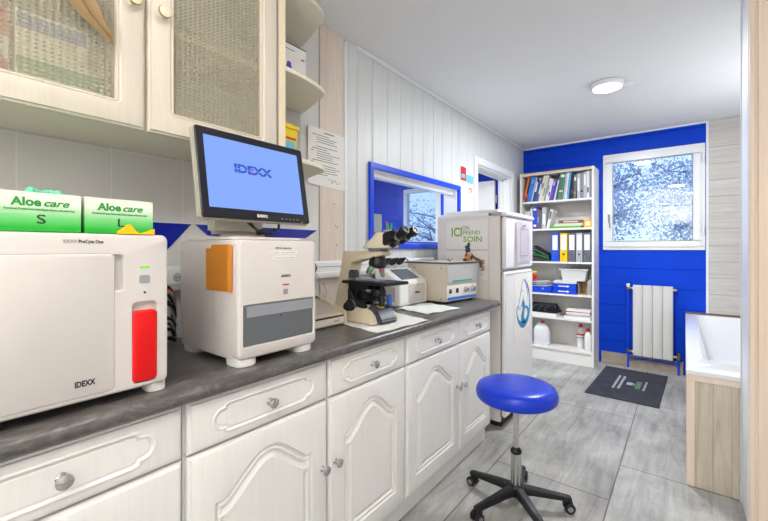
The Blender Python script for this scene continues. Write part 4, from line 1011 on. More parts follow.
# hygiene poster between hatch and doorway
hp_ = thing('hygiene_poster', 'tall wall poster with red and blue header beside the doorway', 'poster', (.0008, 3.235, 1.75))
obj('sheet', box(NB(), 0, .0015, -.125, .125, -.30, .24), M_paper, hp_, smooth=0)
obj('red_header', box(NB(), .0015, .0021, -.125, -.02, .11, .235), M_redd, hp_, smooth=0)
b = NB(); box(b, .0015, .0021, -.02, .125, .10, .175); box(b, .0021, .0025, -.11, -.04, .135, .17); obj('blue_header', b, M_skyb, hp_, smooth=0)
b = NB()
for i in range(4):
    for j in (0, 1): prism(b, stroke([(-.09+j*.12, .05-.09*i), (-.07+j*.12, .07-.09*i), (-.04+j*.12, .05-.09*i), (-.05+j*.12, .03-.09*i)], .003), 'x', .0015, .002)
obj('drawn_steps', b, M_skyb, hp_, smooth=0)
obj('orange_picture', prism(NB(), stroke([(.02, .04), (.06, .055), (.10, .04), (.05, .01)], .009), 'x', .002, .0025), M_or, hp_, smooth=0)

# things standing on the hatch sill
sh = thing('sheet_holder', 'small clear grey display card on the hatch sill', 'holder', (-.03, 1.965, HZ0+.0125))
b = NB(); box(b, -.003, .003, -.052, .052, 0, .19, .001); box(b, -.018, .018, -.052, .052, 0, .003); obj('card', b, mat('grey_mottled_card', (150, 156, 158), .4, var=.35, scale=40), sh, smooth=0)
pnh = thing('pen_pot', 'pot with red and green pens on the hatch sill', 'pot', (-.03, 2.085, HZ0+.0125))
obj('cup', lathe(NB(), [(.024, 0), (.028, .004), (.030, .09), (.027, .09), (.024, .01)], n=20), M_shell2, pnh)
for i, (m, dx, dy) in enumerate(((M_green, .01, -.012), (M_red, -.005, .0), (M_green, .008, .014))):
    obj('pen', cyl(NB(), (dx*.4, dy*.4, .012), (dx*1.6, dy*1.9, .135+.012*(i == 1)), .0075), m, pnh)
rb_ = obj('red_block', box(NB(), -.02, .02, -.018, .018, 0, .07, .003), M_red, loc=(-.028, 1.912, HZ0+.0125)); tag(rb_, 'small red box at the left end of the hatch sill', 'box')
# ------------------------------------------------------------------ bookcase
sx0, sx1, sy, sd_ = .058, .826, 4.50, .30
BK = thing('bookcase', 'tall white bookcase against the blue wall, filled with books and folders', 'bookcase', ((sx0+sx1)/2, 4.65, 0))
cxb = (sx0+sx1)/2
def K(bm): return mv(bm, -cxb, -4.65, 0)
for a in (sx0, sx1-.02): obj('side_panel', K(box(NB(), a, a+.02, sy, YB-.006, 0, 2.115, .001)), M_white, BK)
obj('top_board', K(box(NB(), sx0+.02, sx1-.02, sy+.003, YB-.006, 2.085, 2.105)), M_white, BK)
obj('wood_edge', K(box(NB(), sx0+.02, sx1-.02, sy, sy+.004, 2.092, 2.112)), mat('bare_wood_edge', (216, 186, 140), .6), BK, label='bare wood edge on top')
shz = [1.785, 1.472, 1.104, .752, .487, .150]
for z in shz: obj('shelf', K(box(NB(), sx0+.0205, sx1-.0205, sy+.006, YB-.012, z-.020, z, .001)), M_white, BK)
obj('back_board', K(box(NB(), sx0+.0205, sx1-.0205, YB-.011, YB-.006, .0, 2.084)), M_white, BK, smooth=0)
obj('toe_board', K(box(NB(), sx0+.0205, sx1-.0205, sy+.02, sy+.035, 0, .129)), M_white, BK)

def book(x, z, w_, h, d, lean, m, label, sp=None, cat='book', group=None, y=4.535, spz=.5):
    """upright book; x is the left foot of its spine; lean in degrees to the right"""
    t = thing('book', label, cat, (x, y, z), 0, group)
    M = Matrix.Rotation(R(lean), 4, 'Y')
    lift = w_*sin(R(lean)) if lean > 0 else 0
    M = Matrix.Translation((0, 0, lift+.0006)) @ M
    b = NB(); prism(b, [(0, .0), (0, .003), (0, 0)] and rrect(0, w_, 0, .006, .0015, 2), 'z', 0, h); box(b, 0, .0025, .003, d, 0, h); box(b, w_-.0025, w_, .003, d, 0, h)
    obj('cover', xf(b, M), m, t)
    b = NB(); box(b, .0026, w_-.0026, .0062, d-.004, .003, h-.003); obj('pages', xf(b, M), M_paper, t, smooth=0)
    if sp is not None:
        for (za, zb, mm) in sp:
            b = NB(); box(b, w_*.18, w_*.82, -.0008, .0006, h*za, h*zb); obj('spine_label', xf(b, M), mm, t, smooth=0)
    return t
def cm(n, c): return mat('cover_'+n, c, .5, var=.06)
C_ = {k: cm(k, v) for k, v in dict(orange=(222, 104, 44), black=(36, 32, 34), blue=(46, 120, 212), navy=(34, 50, 96), dblue=(40, 84, 160), grey=(138, 142, 150), cream=(212, 208, 190), white=(226, 226, 224), purple=(112, 72, 176), royal=(48, 66, 196), green=(78, 124, 96), sky=(84, 164, 222), slate=(96, 100, 112), brown=(132, 84, 76), lgrey=(182, 186, 192), red=(196, 44, 40)).items()}
W_, I_, Y_ = M_paper, C_['black'], M_yellow
row = [ # x0, width, height, lean, colour, label, spine marks
 (.082, .020, .285, 14, 'orange', 'orange book, leftmost on the top shelf', [(.1, .3, C_['red'])]),
 (.104, .018, .275, 14, 'black', 'black book between the orange and the bright blue book', [(.2, .35, C_['orange'])]),
 (.124, .048, .285, 12, 'blue', 'wide bright blue book near the left of the top shelf', [(.75, .9, C_['sky'])]),
 (.180, .014, .280, 12, 'lgrey', 'thin pale grey book right after the wide bright blue one', None),
 (.196, .022, .282, 12, 'navy', 'navy book with white marks, left part of the top shelf', [(.4, .8, W_)]),
 (.220, .022, .278, 12, 'dblue', 'mid blue book with a yellow spot near its head', [(.88, .96, Y_)]),
 (.245, .016, .285, 12, 'slate', 'slate grey book leaning beside the cream volumes', [(.3, .7, W_)]),
 (.265, .030, .290, 11, 'cream', 'wide cream book, left of the two cream volumes', [(.5, .7, C_['grey'])]),
 (.298, .024, .295, 11, 'cream', 'narrower cream book, right of the two cream volumes', [(.2, .5, C_['grey'])]),
 (.325, .014, .265, 11, 'grey', 'thin grey book leaning next to the cream volumes', None),
 (.342, .018, .250, 11, 'white', 'thin white book left of the short white pair', [(.3, .7, C_['grey'])]),
 (.363, .020, .245, 11, 'white', 'short white book just left of the purple one', [(.2, .4, C_['navy'])]),
 (.386, .030, .238, 9, 'purple', 'short purple book in the middle of the top shelf', [(.7, .9, C_['lgrey'])]),
 (.419, .016, .232, 9, 'royal', 'short royal blue book right of the purple one', None),
 (.437, .012, .225, 8, 'white', 'very thin white booklet before the green binder', None),
 (.455, .056, .288, 6, 'green', 'wide dark green volume, tallest in the middle of the top shelf', [(.86, .95, W_), (.3, .36, C_['cream'])]),
 (.521, .018, .292, 6, 'lgrey', 'pale grey book right of the wide green volume', None),
 (.541, .014, .294, 6, 'white', 'thin white book just left of the light blue one', None),
 (.558, .020, .292, 6, 'sky', 'light blue book right of centre on the top shelf', None),
 (.584, .024, .270, 3, 'black', 'black book with a red mark right of the light blue one', [(.25, .35, C_['red'])]),
 (.611, .028, .262, 2, 'slate', 'dark slate book with pale head, right part of the top shelf', [(.75, .9, W_), (.2, .3, M_lime)]),
 (.643, .030, .270, 0, 'lgrey', 'leftmost of the grey magazine files at the right end', [(.3, .8, W_)]),
 (.676, .030, .275, 0, 'grey', 'second grey magazine file at the right end', [(.25, .32, I_)]),
 (.709, .028, .280, 0, 'lgrey', 'third grey magazine file at the right end', [(.5, .9, W_)]),
 (.740, .026, .284, 0, 'white', 'white magazine file, second from the right end of the top shelf', [(.2, .4, C_['slate'])]),
 (.769, .024, .286, 0, 'grey', 'grey magazine file, rightmost on the top shelf', None)]
cur = .082; lns = [12]*15+[6]*4+[3, 2]+[0]*5
for i, (x, w_, h, ln, c, lb, sp) in enumerate(row):
    ln = lns[i]; x = cur; nx_ = lns[min(i+1, 25)]; cur += w_/cos(R(ln))+(math.tan(R(ln))-math.tan(R(nx_)))*h+.0015
    book(x, shz[0], w_, h, .20, ln, C_[c], lb, sp, 'book', 'books on the top shelf of the bookcase')
row2 = [(.085, .022, .20, 0, 'lgrey', 'pale grey book at the left end of the second shelf', None), (.110, .026, .205, 0, 'cream', 'cream book with an orange mark, left part of the second shelf', [(.6, .75, C_['orange'])]),
 (.140, .022, .21, 0, 'white', 'white book just left of the royal blue one, second shelf', None), (.170, .020, .235, 0, 'white', 'thin white binder touching the royal blue one, second shelf', None),
 (.193, .048, .255, 0, 'royal', 'royal blue book on the second shelf', [(.84, .92, W_), (.1, .2, W_)]), (.243, .024, .225, 0, 'brown', 'brown book right of the royal blue one, second shelf', [(.3, .6, C_['sky'])]), (.269, .022, .21, 0, 'slate', 'slate book between brown and pale grey ones, second shelf', None),
 (.294, .044, .24, 1, 'lgrey', 'pale grey upright volume near the lying books, second shelf', [(.2, .7, W_)]), (.342, .030, .215, 12, 'white', 'white book with dark cover print leaning over the lying books', [(.5, .9, C_['brown'])])]
for (x, w_, h, ln, c, lb, sp) in row2: book(x, shz[1], w_, h, .18, ln, C_[c], lb, sp, 'book', 'books on the second shelf of the bookcase')
def lying(x0, x1, z0, z1, m, label, y0=4.53, y1=4.72, name='book', cat='book', group='books lying on the second shelf', mark=None, m2=None):
    t = thing(name, label, cat, ((x0+x1)/2, (y0+y1)/2, z0), 0, group); hx, hy, h = (x1-x0)/2, (y1-y0)/2, z1-z0
    b = NB(); box(b, -hx, hx, -hy, -hy+.004, 0, h, .001); box(b, -hx, hx, -hy+.003, hy, 0, .002); box(b, -hx, hx, -hy+.003, hy, h-.002, h); obj('cover', b, m, t)
    obj('pages', box(NB(), -hx+.003, hx-.003, -hy+.0045, hy-.003, .0022, h-.0022), m2 or M_paper, t, smooth=0)
    if mark: obj('spine_label', box(NB(), -hx*.6, hx*.6, -hy-.0008, -hy+.0005, h*.3, h*.7), mark, t, smooth=0)
    return t
z = shz[1]+.0005
lying(.392, .70, z, z+.022, mat('cover_lime', (70, 190, 60), .5), 'bright green book lying at the foot of the stack', mark=M_lime)
lying(.425, .715, z+.0225, z+.052, C_['cream'], 'cream book lying in the middle of the stack', m2=M_cream)
lying(.475, .72, z+.0525, z+.085, C_['brown'], 'reddish brown book lying on top of the stack', mark=C_['cream'])
yb_ = thing('yellow_box', 'small yellow box at the right end of the second shelf', 'box', (.762, 4.57, z))
obj('carton', box(NB(), -.038, .038, -.035, .035, 0, .085, .001), mat('yellow_ochre_card', (236, 178, 30), .5), yb_); obj('label', box(NB(), -.018, .020, -.0358, -.035, .022, .066), M_paper, yb_, smooth=0)

# lever arch binders
def binder(x, w_, m, lab_m, label, z=shz[2], lean=0):
    t = thing('ring_binder', label, 'binder', (x, 4.52, z+.0006), 0, 'lever arch binders on the third shelf')
    h = .312; M = Matrix.Rotation(R(lean), 4, 'Y')
    b = NB(); box(b, 0, w_, 0, .003, 0, h, .001); box(b, 0, .003, .002, .26, 0, h); box(b, w_-.003, w_, .002, .26, 0, h); obj('cover', xf(b, M), m, t)
    b = NB(); box(b, .0035, w_-.0035, .02, .25, .004, h-.02); obj('pages', xf(b, M), M_paper, t, smooth=0)
    b = NB(); box(b, w_*.14, w_*.86, -.001, .0002, .128, .292); obj('spine_label', xf(b, M), lab_m, t, smooth=0)
    b = NB(); lathe(b, [(.013, 0), (.013, .0012), (.009, .0014), (.0085, .0006)], (w_/2, 0.0002, .082), (0, -1, 0), 20); obj('finger_ring', xf(b, M), M_steel, t)
    b = NB(); lathe(b, [(.009, 0), (.009, .0011)], (w_/2, 0.0002, .082), (0, -1, 0), 20); obj('finger_hole', xf(b, M), M_black, t)
binder(.402, .075, C_['royal'] if 0 else mat('binder_blue', (20, 84, 224), .4), M_paper, 'bright blue ring binder, leftmost of the five')
binder(.490, .076, mat('binder_yellow', (240, 190, 20), .4), M_paper, 'bright yellow ring binder between blue and dark grey ones')
binder(.574, .072, C_['slate'], M_paper, 'dark grey ring binder right beside the yellow one')
binder(.652, .062, mat('binder_grey', (170, 172, 178), .5), M_paper, 'light grey ring binder between two dark ones')
binder(.722, .072, C_['slate'], M_paper, 'dark grey ring binder, rightmost of the five')
fo = thing('folder_pile', 'slumped dark green and black folders left of the blue binder', 'folders', (.30, 4.62, shz[2]+.001))
for i, (c, a) in enumerate(((C_['black'], 40), (C_['green'], 34), (C_['black'], 28), (M_dgreen, 22), (C_['black'], 16))):
    b = NB(); box(b, -.115, .08, -.09, .09, -.006, .006, .003); xf(b, Matrix.Translation((-.005, 0, .028+.018*(4-i)+.012)) @ Matrix.Rotation(R(a-6), 4, 'Y')); 
    zmin = min(v.co.z for v in b.verts); mv(b, 0, 0, max(0, .001-zmin)); obj('folder', b, c, fo)
b = NB()
for i in range(3): box(b, -.006+.014*i, .004+.014*i, -.09, .07, 0, .17-.02*i, .002)
gf = obj('grey_folder', xf(b, Matrix.Rotation(R(-8), 4, 'Y')), C_['slate'], loc=(.118, 4.62, shz[2]+.006)); tag(gf, 'dark folders standing at the left end of the third shelf', 'folders')

# fourth shelf: crate, trays, papers
z4 = shz[3]+.0006
def tray(x0, x1, z0, h, label, m, y0=4.52, y1=4.77):
    t = thing('letter_tray', label, 'tray', ((x0+x1)/2, (y0+y1)/2, z0), 0, 'blue letter trays on the fourth shelf'); hx, hy = (x1-x0)/2, (y1-y0)/2
    b = NB(); box(b, -hx, hx, -hy, hy, 0, .003); box(b, -hx, hx, -hy, -hy+.003, .0, h); box(b, -hx, -hx+.003, -hy, hy, 0, h); box(b, hx-.003, hx, -hy, hy, 0, h); box(b, -hx, hx, hy-.003, hy, 0, h); obj('tray_body', b, m, t)
    return t
MT = mat('tray_blue', (16, 70, 214), .35)
t1 = tray(.11, .405, z4, .072, 'wide low blue tray full of papers, left on the fourth shelf', MT)
for (zz, lb) in ((z4, 'blue drawer tray on the shelf, lower of two'), (z4+.0565, 'blue drawer tray stacked on another, upper of two')):
    t = tray(.412, .655, zz, .055, lb, MT)
    b = NB(); prism(b, [(-.06, .022), (.03, .022), (.03, .014), (.055, .0275), (.03, .041), (.03, .033), (-.06, .033)], 'y', -.1262, -.125); obj('label', b, M_paper, t, smooth=0)
st4 = thing('paper_stack', 'stack of white papers lying on the upper blue drawer tray', 'papers', (.535, 4.645, z4+.1125))
b = NB()
for i in range(6): box(b, -.115, .115, -.11, .11, .005*i, .005*i+.0042, rz=R(random.uniform(-2, 2)))
obj('sheets', b, M_paper, st4, smooth=0)
cr = thing('crate', 'white plastic basket standing on the papers of the fourth shelf', 'basket', (.62, 4.64, z4+.1435))
b = NB(); rs = []
for (zz, hx, hy) in ((0, .112, .085), (.118, .132, .10), (.118, .143, .11), (.130, .143, .11), (.130, .128, .097), (.006, .106, .08)): rs.append([Vector((x, y, zz)) for x, y in rrect(-hx, hx, -hy, hy, .015)])
rings(b, rs); bmesh.ops.recalc_face_normals(b, faces=b.faces); box(b, -.122, .122, -.0975, -.09, .088, .094, .002)
obj('basket_body', b, mat('basket_white', (220, 222, 218), .4), cr)
b = NB()
for i in range(6): ell(b, (-.05+.025*i, random.uniform(-.03, .03), .125), (.03, .03, .014+.004*(i % 2)), 14)
obj('contents', b, M_shell2, cr, label='crumpled grey contents')
lp = thing('paper_heap', 'heap of white papers with a red item in the left blue tray', 'papers', (.26, 4.635, z4+.0035))
for i in range(9):
    b = NB(); box(b, -.10, .10, -.09, .09, 0, .004, 0, rz=R(random.uniform(-25, 25))); xf(b, Matrix.Rotation(R(random.uniform(-6, 6)), 4, 'Y')); mv(b, random.uniform(-.01, .03), 0, .018+.012*i); obj('sheet', b, M_paper, lp, smooth=0)
ri = obj('red_pouch', box(box(NB(), -.035, .02, -.03, .03, 0, .035, .01, 3), .0, .05, -.02, .02, .01, .07, .01, 3), M_red, loc=(.175, 4.575, z4+.13)); tag(ri, 'red pouch lying among the papers of the blue tray', 'pouch')
yi = obj('yellow_marker', cyl(NB(), (-.07, 0, 0), (.07, -.0, .03), .011), M_yellow, loc=(.165, 4.56, z4+.20)); tag(yi, 'thick yellow marker on top of the heap in the blue tray', 'marker')
bi = obj('blue_pouch', box(NB(), -.06, .03, -.04, .04, -.01, .02, .008, 3), C_['navy'], loc=(.15, 4.61, z4+.145)); tag(bi, 'navy pouch under the yellow marker in the blue tray', 'pouch')
cbx = thing('cardboard_sleeve', 'open beige cardboard sleeve and papers at the right end of the fourth shelf', 'carton', (.722, 4.65, z4))
b = NB(); box(b, -.055, -.052, -.10, .10, 0, .12); box(b, -.055, .03, -.10, .10, 0, .003); box(b, -.055, .03, .097, .10, .003, .12); obj('sleeve', b, M_kraft, cbx, smooth=0)
b = NB(); box(b, .04, .043, -.12, .09, 0, .15); box(b, .05, .054, -.12, .10, 0, .165); box(b, .062, .066, -.12, .10, 0, .158); obj('upright_sheets', b, M_paper, cbx, smooth=0)

# fifth shelf
z5 = shz[4]+.0006
bc = thing('cloth_bundle', 'folded black clothes on a white box, left on the fifth shelf', 'clothes', (.30, 4.645, z5+.036))
b = NB(); M_cloth = mat('black_cloth', (34, 36, 44), .85, var=.3, scale=25, bump=.5, bscale=30)
for i in range(4): box(b, -.19+.01*i, .16-.012*i, -.105, .10, .022*i, .022*i+.0225, .010, 3, rz=R((-3, 2, -1, 3)[i]))
obj('folded_cloth', b, M_cloth, bc)
b = NB()
for k in range(3): tube(b, [(-.12+.07*k, -.110, .02), (-.08+.07*k, -.116, .075), (-.03+.07*k, -.05, .092), (.02+.06*k, -.1, .06)], .0025, 6)
obj('straps', b, M_slate if 0 else C_['slate'], bc)
fb = obj('flat_box', box(NB(), -.16, .15, -.12, .12, 0, .035, .002), M_paper, loc=(.30, 4.645, z5)); tag(fb, 'flat white box under the folded black clothes', 'box')
for i, (m, lb, h, w_, dx) in enumerate(((M_paper, 'lowest white pad of the pile at the right of the fifth shelf', .026, .13, -.01), (C_['lgrey'], 'grey pad second from the bottom of the right pile', .022, .12, .004), (M_paper, 'white pad third from the bottom of the right pile', .022, .118, 0), (C_['red'], 'thin red folder in the right pile of the fifth shelf', .006, .125, -.004), (M_paper, 'white paper block on top of the right pile', .025, .118, .002))):
    zz = z5+sum([.0265, .0225, .0225, .0065, .0255][:i])
    t = thing('paper_pad', lb, 'papers', (.668+dx, 4.64, zz), R((0, 2, -2, 1, -1)[i]), 'paper pile on the fifth shelf'); obj('sheets', box(NB(), -w_, w_, -.10, .10, 0, h, .002), m, t)
# bottom shelf
z6 = shz[5]+.0006
jc = thing('canister', 'white plastic canister with red cap on the bottom shelf', 'canister', (.275, 4.63, z6))
b = NB(); rs = [[Vector((x, y, zz)) for x, y in rrect(-.085*k, .085*k, -.07*k, .07*k, .03)] for zz, k in ((0, .95), (.006, 1), (.17, 1), (.205, .85), (.232, .55), (.245, .30))]; rings(b, rs)
tube(b, [(-.06, 0, .185), (-.05, 0, .235), (.0, 0, .250)], .012, 10); obj('canister_body', b, mat('translucent_white_plastic', (226, 228, 232), .35), jc)
obj('cap', lathe(NB(), [(.020, 0), (.022, .002), (.022, .016), (.019, .018)], (.005, 0, .245)), M_red, jc)
for (x, y, s, lb, lab) in ((.665, 4.70, 1., 'white bottle with red cap and red label on the bottom shelf', True), (.755, 4.60, .92, 'smaller plain white bottle with red cap at the right end of the bottom shelf', False)):
    t = thing('bottle', lb, 'bottle', (x, y, z6), 0, 'red capped bottles on the bottom shelf')
    b = NB(); lathe(b, [(.036*s, 0), (.039*s, .004), (.039*s, .17*s), (.030*s, .198*s), (.016*s, .215*s), (.016*s, .228*s)], n=28); obj('bottle_body', b, M_shellw, t)
    obj('cap', lathe(NB(), [(.019*s, .226*s), (.020*s, .229*s), (.020*s, .252*s), (.015*s, .262*s)], n=20), M_red, t)
    if lab:
        obj('label', lathe(NB(), [(.0392, .085), (.0395, .0855), (.0395, .164), (.0392, .1645)], n=28), M_paper, t); obj('label_band', lathe(NB(), [(.0396, .142), (.0399, .1425), (.0399, .160), (.0396, .1605)], n=28), M_red, t)
        obj('label_print', lathe(NB(), [(.0396, .112), (.0399, .1125), (.0399, .118), (.0396, .1185)], n=28), M_ink, t)

# ------------------------------------------------------------------ radiator
Ra = thing('radiator', 'white four-panel radiator with blue pipes on the blue wall', 'radiator', (1.31, 4.74, 0))
def r_(bm): return mv(bm, -1.31, -4.74, 0)
x0, x1 = 1.148, 1.482; pw_ = (x1-x0)/4
for i in range(4):
    a = x0+pw_*i
    b = NB(); prism(b, [(a+.0012, 4.765), (a+.0012, 4.719), (a+.006, 4.715), (a+pw_-.006, 4.715), (a+pw_-.0012, 4.719), (a+pw_-.0012, 4.765)], 'z', .145, .872, .003)
    obj('front_panel', r_(b), M_rad, Ra)
b = NB()
for i in range(4):
    a = x0+pw_*i; box(b, a+.014, a+pw_-.014, 4.765, 4.795, .16, .86, .004)
cyl(b, (x0-.012, 4.765, .835), (x1+.012, 4.765, .835), .013); cyl(b, (x0-.012, 4.765, .175), (x1+.012, 4.765, .175), .013)
obj('core', r_(b), M_rad, Ra)
b = NB(); cyl(b, (x0-.05, 4.765, .835), (x0-.01, 4.765, .835), .010); lathe(b, [(.013, 0), (.015, .004), (.015, .03), (.012, .034)], (x0-.045, 4.765, .815)); obj('valve', r_(b), M_brass, Ra)
b = NB(); cyl(b, (x0-.045, 4.765, .16), (x0-.045, 4.765, .20), .013); cyl(b, (x0-.05, 4.765, .175), (x0-.01, 4.765, .175), .009); obj('valve', r_(b), M_brass, Ra)
b = NB(); cyl(b, (x1+.01, 4.765, .835), (x1+.03, 4.765, .835), .014); obj('valve', r_(b), M_brass, Ra)
b = NB(); cyl(b, (x1+.01, 4.765, .175), (x1+.055, 4.765, .175), .011); cyl(b, (x1+.042, 4.765, .15), (x1+.042, 4.765, .215), .016); obj('valve', r_(b), M_brass, Ra)
b = NB(); lathe(b, [(.016, 0), (.018, .004), (.017, .028), (.012, .034)], (x0-.045, 4.765, .849)); obj('valve_cap', r_(b), M_upvc, Ra)
b = NB(); tube(b, [(x0-.045, 4.765, .815), (x0-.045, 4.765, .001)], .009, 12, False); tube(b, [(x1+.042, 4.765, .15), (x1+.042, 4.765, .001)], .010, 12, False)
tube(b, [(x0-.045, 4.785, .100), (x1+.042, 4.785, .100)], .010, 10, False); tube(b, [(x1-.005, 4.790, .80), (x1+.002, 4.792, .12)], .007, 10, False)
obj('pipes', r_(b), M_bluef, Ra)
for z in (.155, .86): pass

# ------------------------------------------------------------------ entrance mat
Em = thing('floor_mat', 'dark entrance mat with faded white and green print below the radiator', 'mat', (1.165, 4.17, 0), R(-1.8))
b = NB(); box(b, -.265, .265, -.485, .485, .0005, .0065, .0015, 2)
obj('rubber_mat', b, M_mat, Em)
M_matw = mat('mat_print_white', (176, 182, 192), .8, var=.2, scale=60); M_matg = mat('mat_print_green', (100, 146, 116), .8, var=.2, scale=60)
for (xx, L_, wd, m, seed) in ((-.095, .42, .020, M_matw, 1), (-.055, .40, .020, M_matw, 2), (.075, .22, .040, M_matg, 3), (.125, .26, .015, M_matw, 4)):
    b = NB(); rr = random.Random(seed); y = -L_/2
    while y < L_/2:
        l = rr.uniform(.012, .03); box(b, xx-wd/2, xx+wd/2, y, y+l, .0068, .0075); y += l+.006
    obj('worn_print', b, m, Em, smooth=0)
b = NB(); box(b, -.015, .03, -.04, .04, .0068, .0075); box(b, .035, .045, -.03, .03, .0068, .0075); obj('worn_print', b, M_matw, Em, smooth=0)

# ------------------------------------------------------------------ wash tub with cladding
Tu = thing('bathtub', 'white wash tub boxed in with pale wood cladding behind the partition', 'tub', (1.93, 3.69, 0))
def tt(bm): return mv(bm, -1.93, -3.69, 0)
tx0, tx1, ty0, ty1 = 1.576, 2.30, 2.592, 4.80; rim = .613
rs = []
def rr3(x0, x1, y0, y1, r, z): return [Vector((x, y, z)) for x, y in rrect(x0, x1, y0, y1, r, 6)]
rs.append(rr3(tx0, tx1, ty0, ty1, .004, .585)); rs.append(rr3(tx0, tx1, ty0, ty1, .004, rim-.006)); rs.append(rr3(tx0+.006, tx1-.006, ty0+.006, ty1-.006, .006, rim))
rs.append(rr3(1.650, 2.235, 2.83, 4.74, .09, rim)); rs.append(rr3(1.660, 2.225, 2.845, 4.73, .09, rim-.010)); rs.append(rr3(1.69, 2.20, 2.90, 4.70, .10, .45)); rs.append(rr3(1.74, 2.16, 3.0, 4.64, .12, .24)); rs.append(rr3(1.80, 2.10, 3.08, 4.58, .10, .21))
b = NB(); rings(b, rs, cap0=False); bmesh.ops.recalc_face_normals(b, faces=b.faces); obj('basin', tt(b), M_tub, Tu)
b = NB(); box(b, 1.577, 1.792, 2.586, 2.600, .556, .584, .002); obj('top_rail', tt(b), M_pine, Tu)
b = NB(); box(b, 1.577, 1.612, 2.586, 2.606, 0, .555, .002); obj('corner_post', tt(b), M_pine, Tu)
b = NB()
x = 1.613
while x < 1.79: e = min(x+.072, 1.792); box(b, x, e-.001, 2.590, 2.604, 0, .555, .0012); x = e
obj('front_cladding', tt(b), M_cladding, Tu)
b = NB(); box(b, 1.578, 1.590, 2.607, 4.79, 0, .584, .001); obj('side_cladding', tt(b), M_cladding, Tu)
b = NB(); box(b, tx0+.001, 2.295, 4.797, 4.8095, rim+.002, rim+.016, .002); obj('sealant_bead', tt(b), M_rust, Tu)
tp = obj('plug_lever', lathe(NB(), [(.018, 0), (.018, .006), (.008, .010), (.008, .03)], (0, 0, 0), (1, 0, .2)), M_silver, Tu, (1.70-1.93, 3.45-3.69, .45))

# ------------------------------------------------------------------ stool
St = thing('stool', 'round blue vinyl stool on a black five-star castor base', 'stool', (.925, 1.862, 0))
b = NB(); lathe(b, [(.05, .520), (.178, .522), (.187, .532), (.189, .545), (.187, .566), (.178, .583), (.155, .593), (.09, .597), (0, .5975)], n=56); so = obj('seat', b, M_seat, St)
b = NB(); t = [(.1885*cos(2*pi*i/48), .1885*sin(2*pi*i/48), .5505) for i in range(49)]; tube(b, t, .0022, 6, False); obj('seat_piping', b, M_seat, so)
b = NB(); lathe(b, [(.04, .495), (.07, .499), (.07, .513), (.04, .5195)], n=28); cyl(b, (0, 0, .27), (0, 0, .495), .0135); obj('gas_lift', b, M_chrome, St)
b = NB(); cyl(b, (0, 0, .095), (0, 0, .262), .0245, n=28); obj('column', b, M_chrome, St)
b = NB(); lathe(b, [(.0255, .262), (.027, .266), (.026, .275), (.018, .285), (.0145, .288)]); obj('collar', b, M_black, St)
b = NB(); lathe(b, [(.034, .058), (.040, .064), (.040, .09), (.032, .108), (.026, .112)], n=28); obj('hub', b, M_black, St)
leg0 = None
base_a = R(101)
for k in range(5):
    a = base_a+2*pi*k/5
    if leg0 is None:
        b = NB(); rs = []
        for (r, zc, hw2, hh2) in ((.02, .090, .026, .020), (.08, .088, .024, .017), (.16, .078, .021, .014), (.235, .069, .019, .011), (.262, .067, .017, .009)):
            rs.append([Vector((r, hw2*y_, zc+hh2*z_)) for y_, z_ in ((-1, -1), (1, -1), (1, .4), (.6, 1), (-.6, 1), (-1, .4))])
        rings(b, rs); bmesh.ops.recalc_face_normals(b, faces=b.faces); bmesh.ops.bevel(b, geom=b.edges[:], offset=.003, segments=2, affect='EDGES', clamp_overlap=True)
        leg0 = obj('leg', b, M_black, St)
        b = NB(); cyl(b, (.245, 0, .05), (.245, 0, .062), .008); box(b, .222, .262, -.011, .011, .03, .053, .006, 3); cs_ = obj('castor_fork', b, M_black, leg0)
        b = NB()
        for s in (-1, 1): lathe(b, [(.015, 0), (.023, .002), (.0252, .006), (.0252, .012), (.022, .016), (.010, .017)], (.252, s*.0105, .0255), (0, s, 0), 28)
        obj('castor_wheel', b, M_blackm, leg0)
        b = NB()
        for s in (-1, 1): lathe(b, [(.013, .0165), (.013, .018), (.011, .0185)], (.252, s*.0105, .0255), (0, s, 0), 24)
        obj('wheel_cap', b, M_steel, leg0, label='chrome wheel caps')
        lg0 = leg0
    else:
        lg0 = leg0.copy(); COL.objects.link(lg0); lg0.parent = St
        for ch in list(leg0.children): c = ch.copy(); COL.objects.link(c); c.parent = lg0
    lg0.rotation_euler = (0, 0, a); lg0.scale = (.96, .96, .96)

# ------------------------------------------------------------------ ceiling lamps
def clamp_(loc, label, r=.12):
    t = thing('ceiling_lamp', label, 'lamp', loc, 0, 'round ceiling lamps')
    b = NB(); lathe(b, [(r*.92, 0), (r, -.004), (r, -.032), (r*.9, -.038), (r*.9, -.034)], n=48); obj('housing', b, M_upvc, t)
    b = NB(); lathe(b, [(r*.89, -.034), (r*.88, -.0375), (r*.5, -.039), (0, -.0392)], n=48); obj('diffuser', b, M_lampon, t)
    return t
clamp_((1.118, 3.254, CE-.001), 'round white ceiling lamp, lit, above the aisle', .105)
clamp_((1.45, .55, CE-.001), 'assumed round ceiling lamp over the near end of the worktop, unseen', .15)  # fixture of the assumed near lamp, added out of view
clamp_((1.75, -.85, CE-.001), 'added round ceiling lamp behind the viewpoint, unseen fill', .15)
clamp_((-1.5, 2.6, CE-.001), 'added round ceiling lamp of the next room, unseen fill', .15)
b = NB(); lathe(b, [(.045, 0), (.045, -.004), (.03, -.008)], n=24); o = obj('blanking_plate', b, M_upvc, loc=(1.235, 3.35, CE-.001)); tag(o, 'small white blanking disc beside the lit ceiling lamp', 'cover')

